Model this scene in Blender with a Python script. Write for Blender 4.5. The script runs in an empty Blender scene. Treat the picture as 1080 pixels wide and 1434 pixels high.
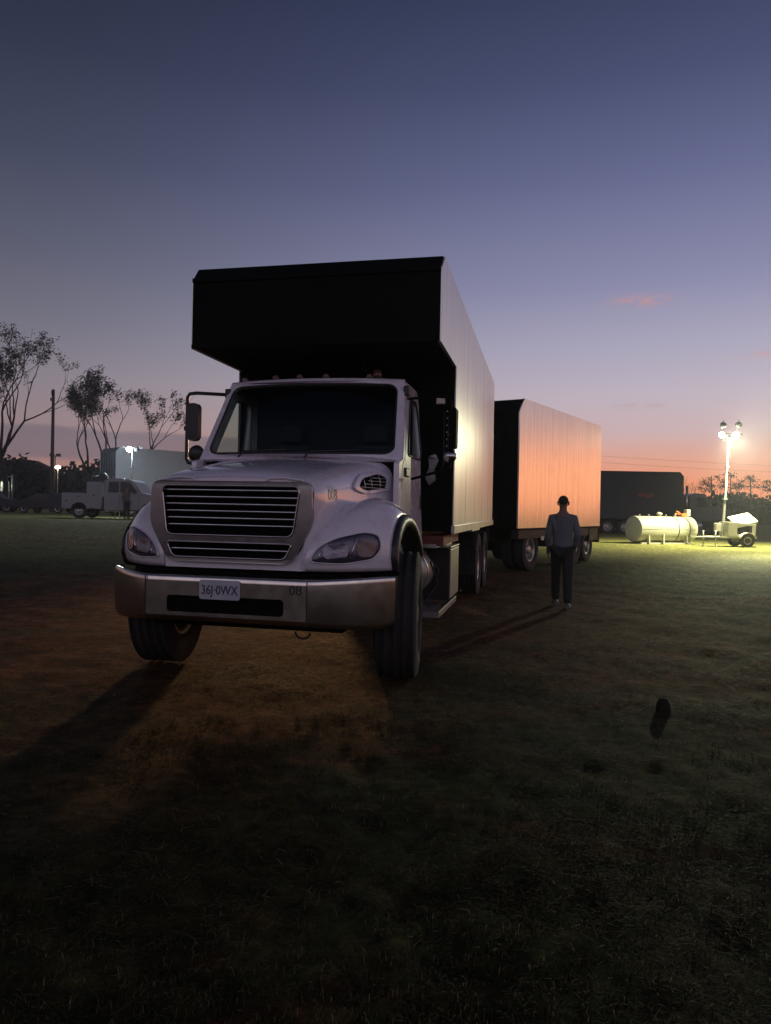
import bpy, bmesh, math, random
import numpy as np
from mathutils import Vector, Matrix, geometry
from math import sin, cos, pi, radians as R
random.seed(7); rng = np.random.default_rng(7)
S = bpy.context.scene; COL = S.collection

# ------------------------------------------------------------------ camera
cd = bpy.data.cameras.new('camera'); cam = bpy.data.objects.new('camera', cd); COL.objects.link(cam)
cd.sensor_fit = 'VERTICAL'; cd.sensor_height = 36.0; cd.lens = 1010/1434*36.0
cd.clip_start = 0.05; cd.clip_end = 4000
_p, _r = R(-0.238), R(1.135)
_F = Vector((0, cos(_p), sin(_p))); _X = Vector((1, 0, 0)); _U = _X.cross(_F)
_X2 = cos(_r)*_X + sin(_r)*_U; _U2 = -sin(_r)*_X + cos(_r)*_U
m = Matrix((_X2, _U2, -_F)).transposed().to_4x4(); m.translation = Vector((0, 0, 1.43))
cam.matrix_world = m; S.camera = cam
S.view_settings.view_transform = 'Standard'; S.view_settings.look = 'None'
S.view_settings.exposure = 0.0; S.view_settings.gamma = 1.0
S.render.engine = 'CYCLES'
S.cycles.use_denoising = True
S.cycles.max_bounces = 8; S.cycles.transparent_max_bounces = 12
S.cycles.sample_clamp_indirect = 4.0
S.cycles.volume_bounces = 0

# ------------------------------------------------------------------ node helper
class NT:
    def __init__(s, tree): s.t = tree; s.n = tree.nodes; s.l = tree.links
    def add(s, kind, **kw):
        n = s.n.new(kind)
        for k, v in kw.items(): setattr(n, k, v)
        return n
    def put(s, sock, v):
        if isinstance(v, bpy.types.NodeSocket): s.l.new(v, sock)
        elif v is not None:
            if isinstance(v, (tuple, list)) and len(v) == 3 and sock.type == 'RGBA': v = (*v, 1)
            sock.default_value = v
    def m(s, op, a, b=None, c=None, clamp=False):
        n = s.add('ShaderNodeMath', operation=op, use_clamp=clamp)
        s.put(n.inputs[0], a)
        if b is not None: s.put(n.inputs[1], b)
        if c is not None: s.put(n.inputs[2], c)
        return n.outputs[0]
    def mix(s, f, a, b, blend='MIX'):
        n = s.add('ShaderNodeMix', data_type='RGBA', blend_type=blend)
        s.put(n.inputs[0], f); s.put(n.inputs[6], a); s.put(n.inputs[7], b)
        return n.outputs[2]
    def smooth(s, v, a, b):
        n = s.add('ShaderNodeMapRange', interpolation_type='SMOOTHSTEP')
        s.put(n.inputs[0], v); n.inputs[1].default_value = a; n.inputs[2].default_value = b
        return n.outputs[0]
    def ramp(s, f, stops, mode='LINEAR'):
        n = s.add('ShaderNodeValToRGB'); cr = n.color_ramp; cr.interpolation = mode
        while len(cr.elements) < len(stops): cr.elements.new(0.5)
        for e, (p, c) in zip(cr.elements, stops): e.position = p; e.color = (*c, 1)
        s.put(n.inputs[0], f); return n.outputs[0]
    def noise(s, vec, scale, detail=4, rough=.55, dist=0.0):
        n = s.add('ShaderNodeTexNoise'); s.put(n.inputs['Vector'], vec)
        n.inputs['Scale'].default_value = scale; n.inputs['Detail'].default_value = detail
        n.inputs['Roughness'].default_value = rough; n.inputs['Distortion'].default_value = dist
        return n.outputs['Fac']
    def mapping(s, vec, scale=(1, 1, 1), loc=(0, 0, 0), rot=(0, 0, 0)):
        n = s.add('ShaderNodeMapping'); s.put(n.inputs[0], vec)
        n.inputs['Location'].default_value = loc; n.inputs['Rotation'].default_value = rot
        n.inputs['Scale'].default_value = scale
        return n.outputs[0]
    def bump(s, h, strength=.3, dist=.01, normal=None):
        n = s.add('ShaderNodeBump'); s.put(n.inputs['Height'], h)
        n.inputs['Strength'].default_value = strength; n.inputs['Distance'].default_value = dist
        if normal is not None: s.l.new(normal, n.inputs['Normal'])
        return n.outputs[0]

# ------------------------------------------------------------------ dusk sky
W = bpy.data.worlds.new('World'); S.world = W; W.use_nodes = True
w = NT(W.node_tree); w.n.clear()
tc = w.add('ShaderNodeTexCoord').outputs['Generated']
sx = w.add('ShaderNodeSeparateXYZ'); w.l.new(tc, sx.inputs[0])
X, Y, Z = sx.outputs
elev = w.m('DIVIDE', w.m('ARCSINE', w.m('MAXIMUM', Z, 0.0)), pi/2)
az = w.m('ARCTAN2', X, Y)
D = 1/90.0
sunset = w.ramp(elev, [(0, (.95, .32, .15)), (2.4*D, (.95, .35, .18)), (4.2*D, (.84, .42, .31)), (6.0*D, (.67, .48, .48)), (8.6*D, (.57, .49, .56)),
    (12.5*D, (.42, .40, .53)), (17*D, (.265, .268, .425)), (24*D, (.134, .150, .285)), (30*D, (.068, .082, .172)), (36*D, (.036, .047, .104)), (60*D, (.022, .028, .07)), (1, (.018, .024, .06))])
dusk = w.ramp(elev, [(0, (.40, .20, .17)), (3*D, (.37, .21, .19)), (5*D, (.32, .225, .23)), (9*D, (.245, .215, .25)),
    (13*D, (.160, .158, .205)), (18*D, (.100, .106, .155)), (24*D, (.053, .062, .104)), (30*D, (.030, .037, .068)), (36*D, (.018, .023, .044)), (60*D, (.016, .02, .045)), (1, (.015, .02, .045))])
rear = w.ramp(elev, [(0, (.03, .025, .03)), (3.5*D, (.05, .04, .05)), (7*D, (.52, .41, .49)), (14*D, (.74, .61, .74)), (25*D, (.40, .37, .53)), (38*D, (.07, .075, .14)), (60*D, (.018, .024, .055)), (1, (.015, .02, .045))])  # unseen sky behind the camera, its glow added to light the truck front
sm = w.smooth(w.m('COSINE', w.m('SUBTRACT', az, R(50))), .12, .97)
core = w.smooth(w.m('COSINE', w.m('SUBTRACT', az, R(64))), .85, 1.0)
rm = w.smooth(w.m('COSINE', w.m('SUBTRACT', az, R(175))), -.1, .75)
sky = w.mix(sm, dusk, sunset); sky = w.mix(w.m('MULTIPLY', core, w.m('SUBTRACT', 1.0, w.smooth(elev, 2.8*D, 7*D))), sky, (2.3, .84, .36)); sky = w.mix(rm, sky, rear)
# low cloud bank on the left and a few torn pink wisps on the right
nz = w.noise(w.mapping(tc, (3, 3, 26)), 1.5, 5, .6)
eld = w.m('MULTIPLY', elev, 90.0); azd = w.m('MULTIPLY', az, 180/pi)
wob = w.m('ADD', eld, w.m('MULTIPLY', w.m('SUBTRACT', nz, .5), 2.4))
bank = w.m('MULTIPLY', w.smooth(wob, 2.8, 3.8), w.m('SUBTRACT', 1.0, w.smooth(wob, 5.0, 5.7)))
bank = w.m('MULTIPLY', bank, w.m('SUBTRACT', 1.0, w.smooth(azd, -14, 8)))
sky = w.mix(w.m('MULTIPLY', bank, .75), sky, (.175, .145, .18))
wn = w.noise(w.mapping(tc, (22, 22, 70)), 2.0, 5, .65)
for (ca, ce, sa, se, k, c) in [(19.2, 15.6, 1.9, .38, .9, (.55, .30, .30)), (27.9, 11.2, 1.7, .22, .8, (.62, .33, .30)), (18.8, 8.1, 1.6, .22, .6, (.50, .36, .40)), (20.4, 8.0, .6, .15, .5, (.50, .36, .40)), (12.0, 14.5, 1.0, .2, .2, (.36, .28, .38))]:
    qa = w.m('DIVIDE', w.m('SUBTRACT', azd, ca), sa); qe = w.m('DIVIDE', w.m('SUBTRACT', eld, ce), se)
    g = w.m('EXPONENT', w.m('MULTIPLY', w.m('ADD', w.m('MULTIPLY', qa, qa), w.m('MULTIPLY', qe, qe)), -1.0))
    g = w.m('MULTIPLY', w.m('MULTIPLY', g, w.smooth(wn, .36, .62)), k)
    sky = w.mix(g, sky, c)
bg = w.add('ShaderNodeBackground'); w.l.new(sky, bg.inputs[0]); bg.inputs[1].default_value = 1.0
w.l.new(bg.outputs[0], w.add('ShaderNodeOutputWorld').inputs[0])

# ------------------------------------------------------------------ materials
MAT = {}
def mat(name, col, rough=.6, metal=0.0, coat=0.0, var=.12, vscale=6.0, bump=0.0, bscale=40.0, emit=None, estr=0.0, stretch=(1, 1, 1), trans=0.0, dirt=None, spec=.5):
    if name in MAT: return MAT[name]
    M = bpy.data.materials.new(name); M.use_nodes = True
    t = NT(M.node_tree); b = t.n['Principled BSDF']
    co = t.mapping(t.add('ShaderNodeTexCoord').outputs['Object'], stretch)
    nz = t.noise(co, vscale, 5, .6)
    c2 = tuple(max(0, v*(1-var)) for v in col); c1 = tuple(min(1, v*(1+var)) for v in col)
    cc = t.ramp(nz, [(.3, c2), (.7, c1)])
    if dirt:
        dz = t.smooth(t.noise(co, vscale*1.7, 8, .72), .5, .72)
        cc = t.mix(t.m('MULTIPLY', dz, dirt[1]), cc, dirt[0])
    t.put(b.inputs['Base Color'], cc)
    rz = t.m('ADD', rough-.06, t.m('MULTIPLY', t.noise(co, vscale*2.3, 4), .14), clamp=True)
    t.put(b.inputs['Roughness'], rz)
    b.inputs['Metallic'].default_value = metal
    b.inputs['Coat Weight'].default_value = coat; b.inputs['Coat Roughness'].default_value = .06
    b.inputs['Specular IOR Level'].default_value = spec
    b.inputs['Transmission Weight'].default_value = trans
    if bump:
        t.put(b.inputs['Normal'], t.bump(t.noise(co, bscale, 6, .65), bump, .01))
    if emit:
        b.inputs['Emission Color'].default_value = (*emit, 1); b.inputs['Emission Strength'].default_value = estr
    MAT[name] = M; return M

def glass_mat(name, tint, refl=.5, dens=.25):
    M = bpy.data.materials.new(name); M.use_nodes = True; t = NT(M.node_tree); t.n.clear()
    tr = t.add('ShaderNodeBsdfTransparent'); tr.inputs[0].default_value = (*tint, 1)
    gl = t.add('ShaderNodeBsdfGlossy'); gl.inputs['Roughness'].default_value = .03
    lw = t.add('ShaderNodeLayerWeight'); lw.inputs[0].default_value = .5; fr = t.m('ADD', .04, t.m('MULTIPLY', t.m('POWER', lw.outputs['Facing'], 5.0), .9))
    mx = t.add('ShaderNodeMixShader'); t.l.new(fr, mx.inputs[0]); t.l.new(tr.outputs[0], mx.inputs[1]); t.l.new(gl.outputs[0], mx.inputs[2])
    t.l.new(mx.outputs[0], t.add('ShaderNodeOutputMaterial').inputs[0]); MAT[name] = M; return M

def silver_mat(name, base, rlo, rhi, warm, metal):
    """weathered sheet-metal box side: vertical streaks, oil-canning, dents"""
    M = bpy.data.materials.new(name); M.use_nodes = True; t = NT(M.node_tree); b = t.n['Principled BSDF']
    co = t.add('ShaderNodeTexCoord').outputs['Object']
    st = t.noise(t.mapping(co, (9, 9, .22)), 1.6, 6, .65)
    st2 = t.noise(t.mapping(co, (2.2, 2.2, .10)), 1.3, 4, .6)
    bl = t.noise(co, 1.1, 6, .6)
    c = t.ramp(st, [(.3, tuple(v*.82 for v in base)), (.55, base), (.75, tuple(min(1, v*1.12) for v in base))])
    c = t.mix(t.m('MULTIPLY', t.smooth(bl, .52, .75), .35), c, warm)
    fine = t.smooth(t.noise(t.mapping(co, (14, 14, .5)), 1.5, 8, .7), .58, .75)
    c = t.mix(t.m('MULTIPLY', fine, .14), c, tuple(v*.4 for v in base))
    t.put(b.inputs['Base Color'], c); b.inputs['Metallic'].default_value = metal
    rr = t.m('ADD', rlo, t.m('MULTIPLY', t.m('ADD', t.m('MULTIPLY', st2, .6), t.m('MULTIPLY', st, .4)), rhi-rlo))
    t.put(b.inputs['Roughness'], rr)
    h = t.noise(t.mapping(co, (1.5, 1.5, .28)), 1.7, 3, .5)
    n1 = t.bump(h, .22, .03); n2 = t.bump(st, .06, .006, n1)
    t.put(b.inputs['Normal'], n2); MAT[name] = M; return M

mat('truck_paint', (.74, .70, .75), .26, 0, .9, .03, 3, dirt=((.30, .25, .22), .25))
mat('black_paint', (.0045, .006, .005), .65, 0, 0, .3, 2.5, .05, 8, spec=.05)
mat('flare_black', (.016, .016, .016), .42, 0, 0, .2, 8)
mat('chrome', (.42, .40, .385), .15, 1.0, 0, .08, 5)
mat('bumper_metal', (.66, .62, .54), .23, 1.0, 0, .14, 4, dirt=((.30, .25, .18), .35))
mat('grille_chrome', (.66, .65, .65), .2, 1.0, 0, .1, 12)
mat('dark_mesh', (.005, .005, .005), .85, spec=.05)
mat('rubber', (.016, .016, .015), .82, 0, 0, .3, 7, .25, 60, dirt=((.07, .055, .04), .5))
mat('rim_steel', (.45, .43, .40), .38, .7, 0, .2, 9, dirt=((.12, .09, .07), .6))
mat('chassis', (.018, .017, .016), .6, .2, 0, .3, 6, .1, 30)
mat('alu', (.55, .56, .52), .36, .85, 0, .15, 5, .03, 25)
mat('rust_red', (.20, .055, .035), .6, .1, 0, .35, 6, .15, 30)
mat('interior', (.03, .03, .032), .8)
mat('seat_fabric', (.045, .045, .05), .9)
mat('mirror_glass', (.6, .62, .65), .04, 1.0, 0, 0)
mat('amber', (.7, .22, .02), .25, 0, .5)
mat('amber_dark', (.17, .085, .07), .25, 0, .6)
mat('lamp_dark', (.03, .03, .036), .12, 0, 1.0)
mat('lamp_bowl', (.10, .095, .115), .3, .5, .3, .3, 14)
mat('reflector', (.75, .75, .78), .1, 1.0, 0, .05)
mat('plate_white', (.42, .42, .46), .45, 0, 0, .08, 10)
mat('ink', (.03, .03, .05), .5)
mat('grey_ink', (.12, .11, .13), .4)
mat('dark_ink', (.02, .018, .016), .5)
silver_mat('box_metal', (.80, .80, .74), .27, .40, (.62, .57, .48), .55)
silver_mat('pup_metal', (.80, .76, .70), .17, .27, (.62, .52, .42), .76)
mat('rail_metal', (.56, .55, .50), .38, .8, 0, .15, 4)
mat('trailer_white', (.24, .25, .25), .65, 0, 0, .06, 3)
mat('lamp_bowl2', (.17, .16, .185), .22, .8, .3, .3, 20)
mat('white_tank', (.36, .36, .29), .38, 0, .2, .05, 3, dirt=((.35, .30, .2), .25))
mat('tower_white', (.36, .36, .28), .45, 0, 0, .06, 6, dirt=((.3, .25, .17), .35))
mat('galv', (.30, .31, .29), .5, .5, 0, .15, 10)
mat('svc_white', (.20, .205, .21), .4, 0, .3, .05, 3, dirt=((.2, .18, .15), .3))
mat('dark_body', (.030, .034, .038), .6, 0, 0, .2, 3, .05, 10)
mat('tractor_paint', (.08, .085, .09), .35, 0, .5, .2, 4)
mat('skin', (.19, .105, .07), .55, 0, 0, .08, 20)
mat('hair', (.026, .018, .014), .8)
mat('shirt', (.13, .145, .16), .88, 0, 0, .12, 12, .9, 11, stretch=(1, 1, .45))
mat('trousers', (.012, .013, .017), .9, 0, 0, .2, 12, .2, 22)
mat('shoe', (.10, .10, .11), .5)
mat('jacket', (.10, .075, .08), .9)
mat('bark', (.028, .024, .021), .9, 0, 0, .3, 9, .4, 20)
mat('leaf', (.035, .042, .022), .75, 0, 0, .35, 3)
mat('pine_leaf', (.045, .055, .040), .75, 0, 0, .35, 2)
mat('wood_mass', (.022, .030, .022), .85, 0, 0, .4, .8)
mat('pole_wood', (.06, .045, .038), .9, 0, 0, .25, 12, .3, 30)
mat('dark_wood', (.016, .014, .009), .95, spec=.1)
mat('wire_black', (.02, .02, .02), .7)
mat('clear_lens', (.16, .07, .07), .2, 0, .8)
mat('car_dark', (.005, .0055, .006), .6, 0, .05, .2, 4)
mat('orange_paint', (.55, .17, .06), .5, 0, .2, .2, 8)
mat('lit_right', (1, 1, .9), .4, emit=(1.0, .99, .80), estr=60)
mat('lit_left', (1, 1, 1), .4, emit=(.80, .92, 1.0), estr=140)
mat('lit_yard', (1, 1, .9), .4, emit=(1.0, .80, .5), estr=25)
mat('lit_porch', (1, 1, .9), .4, emit=(.9, 1.0, .75), estr=14)
glass_mat('windscreen_glass', (.55, .66, .60)); glass_mat('side_glass', (.86, .90, .88)); glass_mat('lens_glass', (.92, .92, .95))

# ------------------------------------------------------------------ mesh helpers
class MB:
    """collects shapes, builds them as ONE mesh object"""
    def __init__(s): s.v = []; s.f = []; s.sm = []
    def add(s, v, f, smooth=False):
        o = len(s.v); s.v += [tuple(p) for p in v]
        s.f += [tuple(i+o for i in q) for q in f]; s.sm += [smooth]*len(f); return s
    def box(s, a, b, rot=None):
        x0, y0, z0 = a; x1, y1, z1 = b
        v = [(x0, y0, z0), (x1, y0, z0), (x1, y1, z0), (x0, y1, z0), (x0, y0, z1), (x1, y0, z1), (x1, y1, z1), (x0, y1, z1)]
        if rot: v = [rot @ Vector(p) for p in v]
        return s.add(v, [(0, 3, 2, 1), (4, 5, 6, 7), (0, 1, 5, 4), (1, 2, 6, 5), (2, 3, 7, 6), (3, 0, 4, 7)])
    def tube(s, pts, r, n=8, caps=True, smooth=True):
        pts = [Vector(p) for p in pts]; rs = r if isinstance(r, (list, tuple)) else [r]*len(pts)
        v = []; f = []; prev = None
        for i, p in enumerate(pts):
            d = (pts[min(i+1, len(pts)-1)]-pts[max(i-1, 0)]).normalized()
            if prev is None:
                a = d.orthogonal().normalized()
            else:
                a = (prev - d*prev.dot(d)); a = a.normalized() if a.length > 1e-6 else d.orthogonal().normalized()
            prev = a; b = d.cross(a)
            for k in range(n):
                t = 2*pi*k/n; v.append(p+(a*cos(t)+b*sin(t))*rs[i])
        for i in range(len(pts)-1):
            for k in range(n):
                k2 = (k+1) % n; f.append((i*n+k, i*n+k2, (i+1)*n+k2, (i+1)*n+k))
        s.add(v, f, smooth)
        if caps:
            o = len(s.v)-len(v)
            s.f += [tuple(o+k for k in reversed(range(n))), tuple(o+(len(pts)-1)*n+k for k in range(n))]; s.sm += [False]*2
        return s
    def lathe(s, prof, origin, axis='X', n=32, smooth=True, close=False):
        """prof: (along, radius)"""
        v = []; f = []; ox, oy, oz = origin
        for a, r in prof:
            for k in range(n):
                t = 2*pi*k/n; c, q = r*cos(t), r*sin(t)
                v.append({'X': (ox+a, oy+c, oz+q), 'Y': (ox+q, oy+a, oz+c), 'Z': (ox+c, oy+q, oz+a)}[axis])
        m_ = len(prof)
        for i in range(m_ if close else m_-1):
            j = (i+1) % m_
            for k in range(n):
                k2 = (k+1) % n; f.append((i*n+k, i*n+k2, j*n+k2, j*n+k))
        s.add(v, f, smooth)
        if not close:
            o = len(s.v)-len(v)
            s.f += [tuple(o+k for k in reversed(range(n))), tuple(o+(m_-1)*n+k for k in range(n))]; s.sm += [False]*2
        return s
    def grid(s, rows, smooth=True, close_u=False):
        n = len(rows[0]); v = [p for r_ in rows for p in r_]; f = []
        for i in range(len(rows)-1):
            for k in range(n if close_u else n-1):
                k2 = (k+1) % n; f.append((i*n+k, i*n+k2, (i+1)*n+k2, (i+1)*n+k))
        return s.add(v, f, smooth)
    def plate(s, outer, holes, fmap, th):
        """flat outline with holes in 2-D, thickness th; fmap(u,v,w)->xyz"""
        polys = [outer]+holes
        tri = geometry.tessellate_polygon([[Vector((p[0], p[1], 0)) for p in q] for q in polys])
        flat = [p for q in polys for p in q]; n = len(flat)
        v = [fmap(p[0], p[1], 0) for p in flat]+[fmap(p[0], p[1], th) for p in flat]
        f = [tuple(t) for t in tri]+[tuple(n+i for i in reversed(t)) for t in tri]
        o = 0
        for q in polys:
            k = len(q)
            for i in range(k):
                j = (i+1) % k; f.append((o+i, o+j, n+o+j, n+o+i))
            o += k
        return s.add(v, f)
    def disc_fill(s, outline, fmap, rings=6, smooth=True):
        cx = sum(p[0] for p in outline)/len(outline); cy = sum(p[1] for p in outline)/len(outline)
        rows = []
        for i in range(rings):
            t = 1-i/rings
            rows.append([fmap(cx+(p[0]-cx)*t, cy+(p[1]-cy)*t, 1-t) for p in outline])
        s.grid(rows, smooth, True)
        n = len(outline); o = len(s.v)-n; s.v.append(tuple(fmap(cx, cy, 1))); c = len(s.v)-1
        for k in range(n): s.f.append((o+k, o+(k+1) % n, c)); s.sm.append(smooth)
        return s
    def build(s, name, mt, parent=None, bevel=0.0, loc=(0, 0, 0), rotz=0.0, sub=0, seg=2):
        me = bpy.data.meshes.new(name); me.from_pydata(s.v, [], s.f); me.update()
        for p, q in zip(me.polygons, s.sm): p.use_smooth = q
        bm = bmesh.new(); bm.from_mesh(me); bmesh.ops.recalc_face_normals(bm, faces=bm.faces); bm.to_mesh(me); bm.free()
        me.materials.append(MAT[mt] if isinstance(mt, str) else mt)
        o = bpy.data.objects.new(name, me); COL.objects.link(o); o.location = loc; o.rotation_euler.z = rotz
        if parent: o.parent = parent
        if bevel:
            b = o.modifiers.new('bevel', 'BEVEL'); b.width = bevel; b.segments = seg; b.limit_method = 'ANGLE'; b.angle_limit = R(40); b.harden_normals = False
        if sub:
            q = o.modifiers.new('sub', 'SUBSURF'); q.levels = sub; q.render_levels = sub
        return o
def tag(o, label, cat, group=None, kind=None):
    if label: o['label'] = label
    if cat: o['category'] = cat
    if group: o['group'] = group
    if kind: o['kind'] = kind
    return o
def thing(name, label, cat, loc=(0, 0, 0), rotz=0.0, group=None):
    o = bpy.data.objects.new(name, None); COL.objects.link(o); o.location = loc; o.rotation_euler.z = rotz
    o.empty_display_size = .3
    return tag(o, label, cat, group)
def rrect(x0, y0, x1, y1, r, n=6):
    out = []
    for cx, cy, a0 in ((x1-r, y1-r, 0), (x0+r, y1-r, pi/2), (x0+r, y0+r, pi), (x1-r, y0+r, 1.5*pi)):
        for i in range(n+1):
            a = a0+pi/2*i/n; out.append((cx+r*cos(a), cy+r*sin(a)))
    return out
def roundpoly(pts, r, n=5):
    out = []; N = len(pts)
    for i in range(N):
        p = Vector(pts[i]); a = Vector(pts[i-1]); b = Vector(pts[(i+1) % N])
        ra = min(r, (a-p).length*.45, (b-p).length*.45)
        p0 = p+(a-p).normalized()*ra; p1 = p+(b-p).normalized()*ra
        for k in range(n+1):
            t = k/n; q = p0*(1-t)**2+p*2*t*(1-t)+p1*t*t; out.append((q.x, q.y))
    return out
def interp(x, xs, ys): return float(np.interp(x, xs, ys))
def text_mesh(s, size, name, mt, parent, mtx, depth=.002, outline=False, sx=1.0):
    cu = bpy.data.curves.new(name, 'FONT'); cu.body = s; cu.size = size; cu.extrude = depth
    cu.align_x = 'CENTER'; cu.align_y = 'CENTER'; cu.resolution_u = 3
    if outline: cu.fill_mode = 'NONE'; cu.bevel_depth = .0035; cu.bevel_resolution = 0
    o = bpy.data.objects.new(name, cu); COL.objects.link(o)
    dg = bpy.context.evaluated_depsgraph_get(); me = bpy.data.meshes.new_from_object(o.evaluated_get(dg))
    bpy.data.objects.remove(o); me.materials.clear(); me.materials.append(MAT[mt])
    me.transform(mtx @ Matrix.Diagonal((sx, 1, 1, 1)))
    o = bpy.data.objects.new(name, me); COL.objects.link(o); o.parent = parent
    return o
def sstep(t):
    t = min(1, max(0, t)); return t*t*(3-2*t)
from mathutils import noise as mnoise
def rough_h(x, y):
    d = math.hypot(x, y)
    if d > 40 or y < -3: return 0.0
    k = 1-sstep((d-22)/16)
    k *= .45+.55*sstep((math.hypot(x+.8, y-8.5)-2.0)/2.5)
    v = .034*mnoise.noise((x*1.1, y*1.1, 0))+.024*mnoise.noise((x*2.9, y*2.9, 4))+.020*mnoise.noise((x*7, y*7, 9))
    return k*v
def gz(x, y):
    """height of the field"""
    return .62*sstep((-x-5)/7)*sstep((y-16)/20)+.02*sin(x*.9+1)*sin(y*.7)*sstep((abs(x)+y-9)/12)+.05*sin(x*.13)*cos(y*.11+.5)*sstep((y-14)/20)

# ------------------------------------------------------------------ ground
def ground():
    M = bpy.data.materials.new('field'); M.use_nodes = True; t = NT(M.node_tree); b = t.n['Principled BSDF']
    co = t.add('ShaderNodeTexCoord').outputs['Object']
    big = t.noise(co, .23, 5, .6); mid = t.noise(co, 1.7, 6, .65); fine = t.noise(co, 22, 6, .7)
    straw = t.noise(t.mapping(co, (5, 60, 1), rot=(0, 0, .5)), 2, 5, .7)
    straw2 = t.noise(t.mapping(co, (60, 6, 1), rot=(0, 0, .25)), 2, 5, .7)
    st = t.smooth(t.m('MAXIMUM', straw, straw2), .56, .74)
    xy = t.add('ShaderNodeSeparateXYZ'); t.l.new(co, xy.inputs[0])
    # bare trodden earth round the trucks, green turf out on the open field
    dx = t.m('DIVIDE', t.m('SUBTRACT', xy.outputs[0], -1.0), 10.5); dy = t.m('DIVIDE', t.m('SUBTRACT', xy.outputs[1], 11.0), 7.5)
    rad = t.m('SQRT', t.m('ADD', t.m('MULTIPLY', dx, dx), t.m('MULTIPLY', dy, dy)))
    bare = t.m('SUBTRACT', 1.0, t.smooth(t.m('ADD', rad, t.m('MULTIPLY', t.m('SUBTRACT', big, .5), 2.6)), .55, 1.05))
    pat = t.noise(t.mapping(co, (.35, .9, 1)), 1.0, 6, .65)
    bare = t.m('MAXIMUM', t.m('MULTIPLY', bare, t.smooth(pat, .30, .46)), t.m('MULTIPLY', t.smooth(pat, .52, .62), t.m('SUBTRACT', 1.0, t.smooth(xy.outputs[1], 10, 17))))
    turf = t.ramp(mid, [(.3, (.012, .016, .005)), (.5, (.029, .034, .010)), (.7, (.056, .050, .018))])
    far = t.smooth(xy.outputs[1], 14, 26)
    turf = t.mix(far, turf, t.ramp(mid, [(.3, (.15, .16, .052)), (.7, (.27, .265, .095))]))  # far turf greener, its colour also raised to stand for tower lamplight
    earth = t.ramp(mid, [(.3, (.036, .014, .006)), (.5, (.088, .036, .013)), (.7, (.155, .072, .028))])
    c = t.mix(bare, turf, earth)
    c = t.mix(t.m('MULTIPLY', st, .55), c, (.17, .12, .058))
    c = t.mix(t.m('MULTIPLY', t.smooth(fine, .52, .3), .5), c, (.012, .010, .007))
    fl = t.noise(t.mapping(co, (1, 1.4, 1)), 6.5, 9, .72)
    c = t.mix(1.0, c, t.ramp(fl, [(.36, (.35, .35, .35)), (.5, (.9, .9, .9)), (.66, (2.0, 1.9, 1.7))]), 'MULTIPLY')
    t.put(b.inputs['Base Color'], c); b.inputs['Roughness'].default_value = .95; b.inputs['Specular IOR Level'].default_value = .1
    h = t.m('ADD', t.m('MULTIPLY', mid, .6), t.m('ADD', t.m('MULTIPLY', fine, .3), t.m('MULTIPLY', st, .3)))
    t.put(b.inputs['Normal'], t.bump(h, .9, .06)); MAT['field'] = M
    rad_ = [0.35]
    while rad_[-1] < 245: rad_.append(rad_[-1]*(1.018 if 2 < rad_[-1] < 22 else 1.05)+.005)
    an = np.concatenate([np.linspace(-38, 38, 430, endpoint=False), np.linspace(38, 322, 120, endpoint=False)]); n = len(an); v = [(0, 0, 0)]; f = []
    for r_ in rad_:
        for a in np.radians(an):
            x, y = r_*sin(a), r_*cos(a); v.append((x, y, gz(x, y)+rough_h(x, y)-.010))
    for k in range(n): f.append((0, 1+k, 1+(k+1) % n))
    for i in range(len(rad_)-1):
        for k in range(n):
            k2 = (k+1) % n; f.append((1+i*n+k, 1+(i+1)*n+k, 1+(i+1)*n+k2, 1+i*n+k2))
    mb = MB(); mb.add(v, f, True); o = mb.build('ground', M); o['kind'] = 'structure'
ground()

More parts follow.
